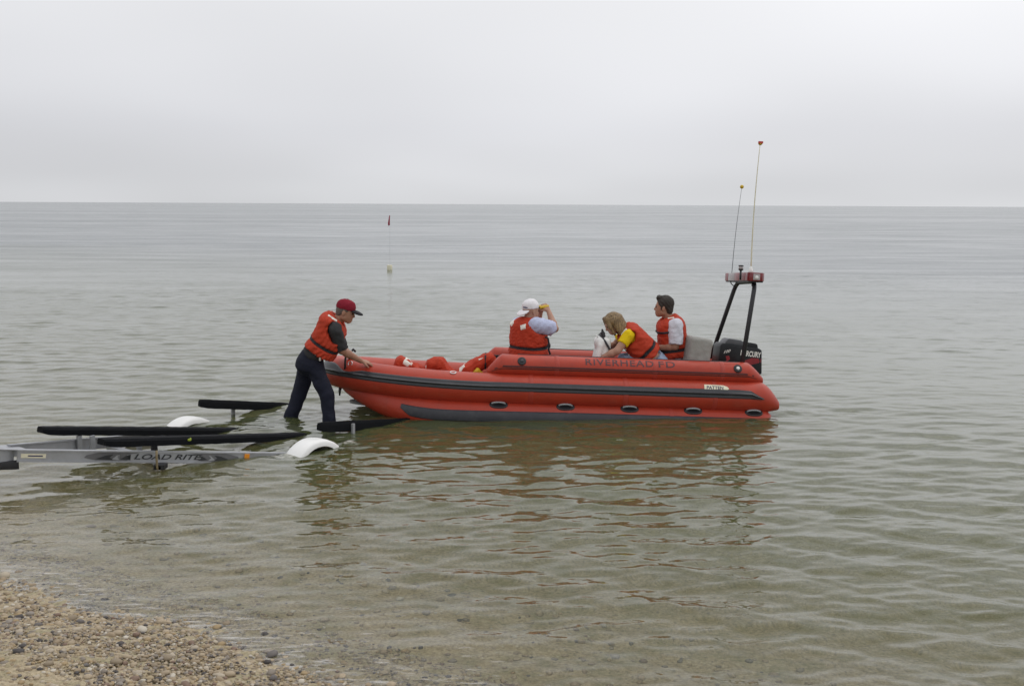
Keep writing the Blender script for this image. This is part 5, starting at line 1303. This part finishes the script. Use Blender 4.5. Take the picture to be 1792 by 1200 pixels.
# bunks
def bunk(a, b, w=0.14, hgt=0.075):
    L_ = (b - a).length; d = (b - a).normalized(); sd_ = TW; u = sd_.cross(d); u = u if u.z > 0 else -u
    c = (a + b) / 2; rr_ = 0.05
    bm = bmesh.new(); n = int(L_ / 0.05)
    prof = [(-w / 2, -hgt / 2), (w / 2, -hgt / 2), (w / 2 + .004, hgt * 0.2), (w / 2 - .014, hgt / 2), (-w / 2 + .014, hgt / 2), (-w / 2 - .004, hgt * 0.2)]
    prev = None; first = None
    for i in range(n + 1):
        t = i / n; p = a + (b - a) * t; k = 1.0
        e_ = min(i, n - i) * 0.05
        if e_ < 0.12: k = 0.72 + 0.28 * math.sqrt(e_ / 0.12)
        row = [bm.verts.new(p + sd_ * x * (k if True else 1) + u * (y * k + random.uniform(-.0018, .0018) + (1 - k) * 0.03)) for x, y in prof]
        if prev:
            for q in range(6): bm.faces.new([prev[q], prev[(q + 1) % 6], row[(q + 1) % 6], row[q]])
        else: bm.faces.new(list(reversed(row)))
        prev = row
    bm.faces.new(prev)
    return bm_obj('bunk', bm, M_CARPET, trailer, angle=40)
bA = bunk(wl(70, 753, 9.30), tp_(1.2, 0.40, -0.035)); bB = bunk(wl(176, 774, 8.93), tp_(1.2, -0.35, 0.03))
bC = bunk(wl(349, 706, 11.35), wl(512, 712, 12.55), 0.06, 0.1); bD = bunk(wl(557, 747.5, 10.62), wl(775, 736.5, 12.0), 0.06, 0.11)
# bunk posts
def post(px, pya, pyb, Y, w=0.045, mt=M_ALU):
    a, b = wl(px, pya, Y), wl(px, pyb, Y); bm = bmesh.new(); add_box(bm, (a + b) / 2, (w / 2, 0.012, (a - b).length / 2), (nv((0.6, 0.8, 0)), nv((-0.8, 0.6, 0)), Z3)); return bm_obj('bunk_post', bm, mt, trailer, bevel=0.002)
post(139, 762, 786, 9.55); post(162, 762, 788, 9.5); post(244, 780, 800, 9.42); post(270, 778, 797, 9.5, 0.06, M_BLACK)
post(408, 712, 745, 11.82); post(618, 741, 766, 10.88, 0.035, M_ALU); post(700, 742, 775, 11.6)
for b_, px, Y in ((bA, 150, 9.5),): pass
# bolted bracket and strap that hang from the near rail
c = wl(277, 810, 9.27)
bm = bmesh.new(); add_box(bm, c + Vector((0.02, 0, -0.03)), (0.05, 0.05, 0.022)); br = bm_obj('axle_bracket', bm, M_BLACK, trailer, bevel=0.004)
tube_obj('u_bolt', [wl(274, 788, 9.22), wl(274, 800, 9.215), wl(275, 818, 9.22), wl(277, 822, 9.23)], 0.011, M_BRASS, br, 8)
bm = bmesh.new(); add_box(bm, wl(278, 818, 9.25), (0.025, 0.03, 0.02)); bm_obj('bolt_plate', bm, M_STEEL, br, bevel=0.005)
# fenders, wheels
fdx = Vector((TA.x, TA.y, 0)).normalized()
def fender(c, label_far=False):
    bm = bmesh.new(); w = 0.23; n = 26; rows = []
    for i in range(n + 1):
        a = R(188 - 196 * i / n); ca, sa = math.cos(a), math.sin(a)
        rad = 0.335 if True else 0
        row = []
        for x, dr in ((-w / 2, -0.06), (-w / 2, -0.02), (-w / 2 + 0.02, 0.0), (-0.04, 0.006), (0.04, 0.006), (w / 2 - 0.02, 0.0), (w / 2, -0.02), (w / 2, -0.06), (w / 2 - 0.012, -0.06), (w / 2 - 0.02, -0.03), (-w / 2 + 0.02, -0.03), (-w / 2 + 0.012, -0.06)):
            r_ = rad + dr; row.append(bm.verts.new(c + fdx * ca * r_ * 1.08 + Z3 * sa * r_ + TW * x))
        if rows:
            p = rows[-1]
            for k in range(len(row)): bm.faces.new([p[k], p[(k + 1) % len(row)], row[(k + 1) % len(row)], row[k]])
        rows.append(row)
    bm.faces.new(rows[0]); bm.faces.new(list(reversed(rows[-1])))
    fo_ = bm_obj('fender', bm, M_FENDER, trailer, angle=50)
    # the wheel under it
    V_, F_ = [], []
    prof = [(0.13, -0.075), (0.2, -0.085), (0.245, -0.075), (0.26, -0.04), (0.26, 0.04), (0.245, 0.075), (0.2, 0.085), (0.13, 0.075)]
    n = 32; ctr = c - Z3 * 0.02
    for i in range(n):
        a = 2 * math.pi * i / n
        for r_, x in prof: V_.append(tuple(ctr + fdx * math.cos(a) * r_ + Z3 * math.sin(a) * r_ + TW * x))
    k = len(prof)
    for i in range(n):
        for j in range(k): F_.append([i * k + j, ((i + 1) % n) * k + j, ((i + 1) % n) * k + (j + 1) % k, i * k + (j + 1) % k])
    ty = mesh_obj('wheel', V_, F_, M_BLACK, trailer)
    V_, F_ = tube_vf([ctr - TW * 0.06, ctr - TW * 0.05, ctr + TW * 0.05, ctr + TW * 0.06], [0.05, 0.135, 0.135, 0.05], 20); mesh_obj('rim', V_, F_, M_STEEL, ty)
fender(Vector((-1.99, 10.08, -0.225)) - TM); fender(Vector((-3.62, 11.30, -0.265)) - TM)
# printing on the near rail: sticker, marker lamp, LOAD RITE with its swooshes
rd_ = (n1 - n0).normalized(); rs_ = rd_.cross(Z3).normalized(); ru_ = rs_.cross(rd_)
rs_ = rs_ if rs_.y < 0 else -rs_
def on_rail(px, py, dz=0.0):
    """point on the near rail's outer face at this bearing"""
    best = min((n0.lerp(n1, t / 400) for t in range(0, 401)), key=lambda q: abs((BMproj(q + TM)).x - px))
    return best + rs_ * 0.0175 + ru_ * dz
def BMproj(w):
    d_ = w - Vector((0, 0, CAM_H)); z_ = d_.dot(fw); return Vector((896 + FPX * d_.dot(rt) / z_, 600 - FPX * d_.dot(up) / z_))
def rail_decal(name, bm, px, dz, mt, scale=(1, 1), lift=0.0, parent=None):
    o_ = on_rail(px, 0, dz) + rs_ * lift
    for v in bm.verts: v.co = o_ + rd_ * v.co.x * scale[0] + ru_ * v.co.y * scale[1]
    me = bpy.data.meshes.new(name); bm.to_mesh(me); bm.free(); me.materials.append(mt); return link(bpy.data.objects.new(name, me), parent or rail_n)
rail_decal('sticker', poly_bm([[(-0.1, -0.018), (0.1, -0.018), (0.1, 0.02), (-0.1, 0.02)]]), 58, 0.0, M_CREAM, (1, 1), 0.001)
rail_decal('sticker_stripe', poly_bm([[(-0.045, -0.005), (0.075, -0.005), (0.075, 0.006), (-0.045, 0.006)]]), 58, 0.0, M_NAVYPRINT, (1, 1), 0.0025)
bm = text_mesh('LOAD RITE', 0.085, 0.32, 1.0, 0.0016); xw = max(v.co.x for v in bm.verts) - min(v.co.x for v in bm.verts)
rail_decal('rail_lettering', bm, 291, 0.0, M_DARKDECAL, (0.62 / xw, 0.82), 0.0018)
def swoosh(sg, px):
    rail_decal('decal_field', poly_bm([[(sg * -0.08, 0.04), (sg * 0.05, 0.042), (sg * 0.3, 0.036), (sg * 0.40, 0.0), (sg * 0.36, -0.022), (sg * 0.2, -0.026), (sg * 0.2, -0.03), (sg * 0.09, 0.018)]]) if False else poly_bm([[(sg * -0.09, 0.042), (sg * 0.26, 0.042), (sg * 0.38, 0.012), (sg * 0.40, -0.012), (sg * 0.3, -0.034), (sg * 0.02, -0.036), (sg * 0.06, -0.01), (sg * 0.03, 0.02)]]), px, 0.0, M_GREYDECAL, (1, 1), 0.001)
    for o_, ww, mt in ((0.0, 0.07, M_DARKDECAL), (0.095, 0.05, M_ALU), (0.15, 0.12, M_DARKDECAL)):
        rail_decal('decal_swoosh', poly_bm([[(sg * o_, 0.022), (sg * (o_ + ww * 0.55), 0.012), (sg * (o_ + ww * 1.3), -0.022), (sg * (o_ + ww * 0.6), -0.028), (sg * o_, -0.03), (sg * (o_ + 0.03), -0.005)]]), px, 0.0, mt, (1, 1), 0.0028 + o_ * 0.005)
swoosh(1, 346); swoosh(-1, 228)
bm = bmesh.new(); add_box(bm, on_rail(430, 0, 0.0) + rs_ * 0.008, (0.024, 0.006, 0.042), (rd_, rs_, ru_)); bm_obj('marker_lamp', bm, M_AMBER, trailer, bevel=0.003)
f = Field(*bbox([wl(331, 768, 9.55)], 0.08), 0.005); f.ell(wl(331, 769.5, 9.55), (0.016, 0.012, 0.012), None, 0.0); f.ell(wl(333.5, 768, 9.55), (0.008, 0.008, 0.016), None, 0.01)
o_ = field_obj('seaweed_scrap', f, M_WEED, None, None); o_.location = TM; tag(o_, 'tiny yellow green scrap of weed on the nearer long bunk', 'weed')

# ------------------------------------------------------------------ flag buoy out on the water
by = Vector((-4.59, 38.5, 0)); buoy = empty('marker_buoy', by); tag(buoy, 'white float with thin pole and dull red flag, adrift beyond the boat', 'buoy')
bm = bmesh.new(); bmesh.ops.create_cone(bm, segments=20, radius1=0.1, radius2=0.1, depth=0.26, cap_ends=True, matrix=Matrix.Translation((0, 0, 0.05))); bm_obj('float', bm, M_CREAM, buoy, bevel=0.015, angle=40)
tube_obj('pole', [(0, 0, -0.6), (0.01, 0, 0.5), (0.02, 0, 1.2), (0.03, 0, 2.02)], 0.0028, M_BUCKLE, buoy, 8)
bm = bmesh.new(); rows = []
for i in range(9):
    t = i / 8; row = []
    for j in range(4):
        u = j / 3; x = 0.03 - 0.115 * u * (t ** 0.9) * (1 if t < 0.75 else 1 - (t - 0.75) * 1.2) + 0.03 * u * (t - 0.5); zz = 2.02 - 0.36 * t - 0.03 * u * t
        row.append((x, 0.02 * math.sin(u * 4 + t * 5) * u, zz))
    rows.append(row)
V_ = [p for r_ in rows for p in r_]; F_ = [[i * 4 + j, i * 4 + j + 1, (i + 1) * 4 + j + 1, (i + 1) * 4 + j] for i in range(8) for j in range(3)]
fl = mesh_obj('flag', V_, F_, M_FLAG, buoy); sm = fl.modifiers.new('cloth', 'SOLIDIFY'); sm.thickness = 0.006

# ------------------------------------------------------------------ pebbles
def pebble_mat(name, island):
    m_ = bpy.data.materials.new(name); m_.use_nodes = True; t = m_.node_tree; p = t.nodes['Principled BSDF']; L = t.links.new
    if island: src = N(t, 'ShaderNodeNewGeometry').outputs['Random Per Island']
    else: src = N(t, 'ShaderNodeObjectInfo').outputs['Random']
    rp = N(t, 'ShaderNodeValToRGB'); rp.color_ramp.interpolation = 'CONSTANT'; cr = rp.color_ramp
    cols = [(0.0, (0.33, 0.255, 0.165)), (0.16, (0.41, 0.33, 0.225)), (0.32, (0.27, 0.215, 0.145)), (0.44, (0.45, 0.385, 0.29)), (0.54, (0.24, 0.205, 0.165)), (0.62, (0.36, 0.265, 0.145)), (0.69, (0.07, 0.062, 0.058)), (0.735, (0.29, 0.255, 0.215)), (0.82, (0.21, 0.14, 0.1)), (0.855, (0.55, 0.5, 0.41)), (0.905, (0.15, 0.135, 0.125)), (0.945, (0.39, 0.31, 0.19))]
    cr.elements[0].color = cols[0][1] + (1,); cr.elements[1].position = cols[-1][0]; cr.elements[1].color = cols[-1][1] + (1,)
    for pos, cc in cols[1:-1]: e = cr.elements.new(pos); e.color = cc + (1,)
    L(src, rp.inputs[0])
    c = N(t, 'ShaderNodeTexCoord'); n = N(t, 'ShaderNodeTexNoise'); n.inputs['Scale'].default_value = 90; n.inputs['Detail'].default_value = 4
    L(c.outputs['Object'], n.inputs['Vector'])
    q = N(t, 'ShaderNodeMapRange'); q.inputs['To Min'].default_value = 0.6; q.inputs['To Max'].default_value = 1.28; L(n.outputs['Fac'], q.inputs['Value'])
    mm = N(t, 'ShaderNodeMix', data_type='RGBA', blend_type='MULTIPLY'); mm.inputs['Factor'].default_value = 1; L(rp.outputs[0], mm.inputs['A']); L(q.outputs[0], mm.inputs['B'])
    L(mm.outputs['Result'], p.inputs['Base Color']); p.inputs['Roughness'].default_value = 0.6; p.inputs['Specular IOR Level'].default_value = 0.35
    return m_
M_PEB1 = pebble_mat('pebble_stone', False); M_PEB2 = pebble_mat('gravel_stone', True)

def ico(sub):
    bm = bmesh.new(); bmesh.ops.create_icosphere(bm, subdivisions=sub, radius=1.0)
    V_ = np.array([v.co[:] for v in bm.verts]); F_ = np.array([[v.index for v in f.verts] for f in bm.faces]); bm.free(); return V_, F_
pr_ = np.random.default_rng(5)
def scatter(n, d0, d1, s0, s1, r_med, r_sig, r_lo, r_hi):
    d = pr_.uniform(d0, d1, n); s = pr_.uniform(s0, s1, n)
    x = SH0[0] + SHN[0] * d + SHT[0] * s; y = SH0[1] + SHN[1] * d + SHT[1] * s
    r_ = np.clip(r_med * np.exp(pr_.normal(0, r_sig, n)), r_lo, r_hi)
    return x, y, r_
def joined(sets, sub):
    V0, F0 = ico(sub); Vs, Fs = [], []; base = 0
    for x, y, r_ in sets:
        n = len(x); a = pr_.uniform(0, 6.28, n); ex = pr_.uniform(0.8, 1.35, n); ez = pr_.uniform(0.45, 0.8, n)
        lump = 1 + 0.13 * pr_.standard_normal((n, len(V0), 1))
        P_ = V0[None] * lump
        px = P_[:, :, 0] * (r_ * ex)[:, None]; py = P_[:, :, 1] * (r_ / ex ** 0.3)[:, None]; pz = P_[:, :, 2] * (r_ * ez)[:, None]
        ca, sa = np.cos(a)[:, None], np.sin(a)[:, None]
        z0 = ground(x, y) + r_ * ez * 0.45
        Q = np.stack([x[:, None] + px * ca - py * sa, y[:, None] + px * sa + py * ca, z0[:, None] + pz], -1).reshape(-1, 3)
        Vs.append(Q); Fs.append((F0[None] + (np.arange(n) * len(V0))[:, None, None]).reshape(-1, 3) + base); base += n * len(V0)
    return np.concatenate(Vs), np.concatenate(Fs)
def fast_mesh(name, V_, F_, mt, parent=None):
    me = bpy.data.meshes.new(name); me.vertices.add(len(V_)); me.vertices.foreach_set('co', V_.astype(np.float32).ravel())
    me.loops.add(F_.size); me.loops.foreach_set('vertex_index', F_.astype(np.int32).ravel()); me.polygons.add(len(F_)); me.polygons.foreach_set('loop_start', np.arange(0, F_.size, 3, dtype=np.int32)); me.polygons.foreach_set('loop_total', np.full(len(F_), 3, np.int32))
    me.update(calc_edges=True); me.polygons.foreach_set('use_smooth', [True] * len(F_)); me.materials.append(mt)
    return link(bpy.data.objects.new(name, me), parent)
fine = [scatter(21000, -1.0, 0.02, -3.6, 1.3, 0.0064, 0.42, 0.003, 0.014), scatter(5000, 0.0, 0.5, -3.6, 3.0, 0.008, 0.4, 0.004, 0.016), scatter(6000, -2.6, -1.0, -4.5, 2.5, 0.011, 0.4, 0.005, 0.02)]
V_, F_ = joined(fine, 1)
g1 = fast_mesh('gravel', V_, F_, M_PEB2); tag(g1, 'fine tan and grey gravel covering the beach and the shallows', 'gravel', kind='stuff')
mid_ = [scatter(1900, -1.1, 0.04, -3.8, 1.6, 0.0125, 0.3, 0.008, 0.024), scatter(1100, 0.0, 1.6, -4, 5.0, 0.014, 0.35, 0.008, 0.03), scatter(900, -2.6, -1.1, -4.5, 2.5, 0.018, 0.4, 0.01, 0.04)]
V_, F_ = joined(mid_, 2)
g2 = fast_mesh('shingle', V_, F_, M_PEB2); tag(g2, 'rounded shingle stones scattered through the gravel at the waterline', 'shingle', kind='stuff')
# the largest pebbles, one by one
protos = []
V0, F0 = ico(2)
for k in range(10):
    ll = V0 * (1 + 0.05 * pr_.standard_normal((len(V0), 1))) ; ll = ll * np.array([pr_.uniform(0.95, 1.35), pr_.uniform(0.75, 1.0), pr_.uniform(0.5, 0.75)])
    me = bpy.data.meshes.new('pebble'); me.from_pydata(ll.tolist(), [], F0.tolist()); me.polygons.foreach_set('use_smooth', [True] * len(F0)); me.materials.append(M_PEB1); protos.append(me)
x, y, r_ = scatter(300, -0.95, 0.1, -3.5, 1.1, 0.0175, 0.3, 0.013, 0.04)
for i in range(300):
    o_ = bpy.data.objects.new('pebble', protos[i % 10]); o_.scale = (r_[i],) * 3; o_.rotation_euler = (pr_.normal(0, 0.15), pr_.normal(0, 0.15), pr_.uniform(0, 6.28))
    o_.location = (x[i], y[i], float(ground(x[i:i + 1], y[i:i + 1])[0]) + r_[i] * 0.32); link(o_, beach)
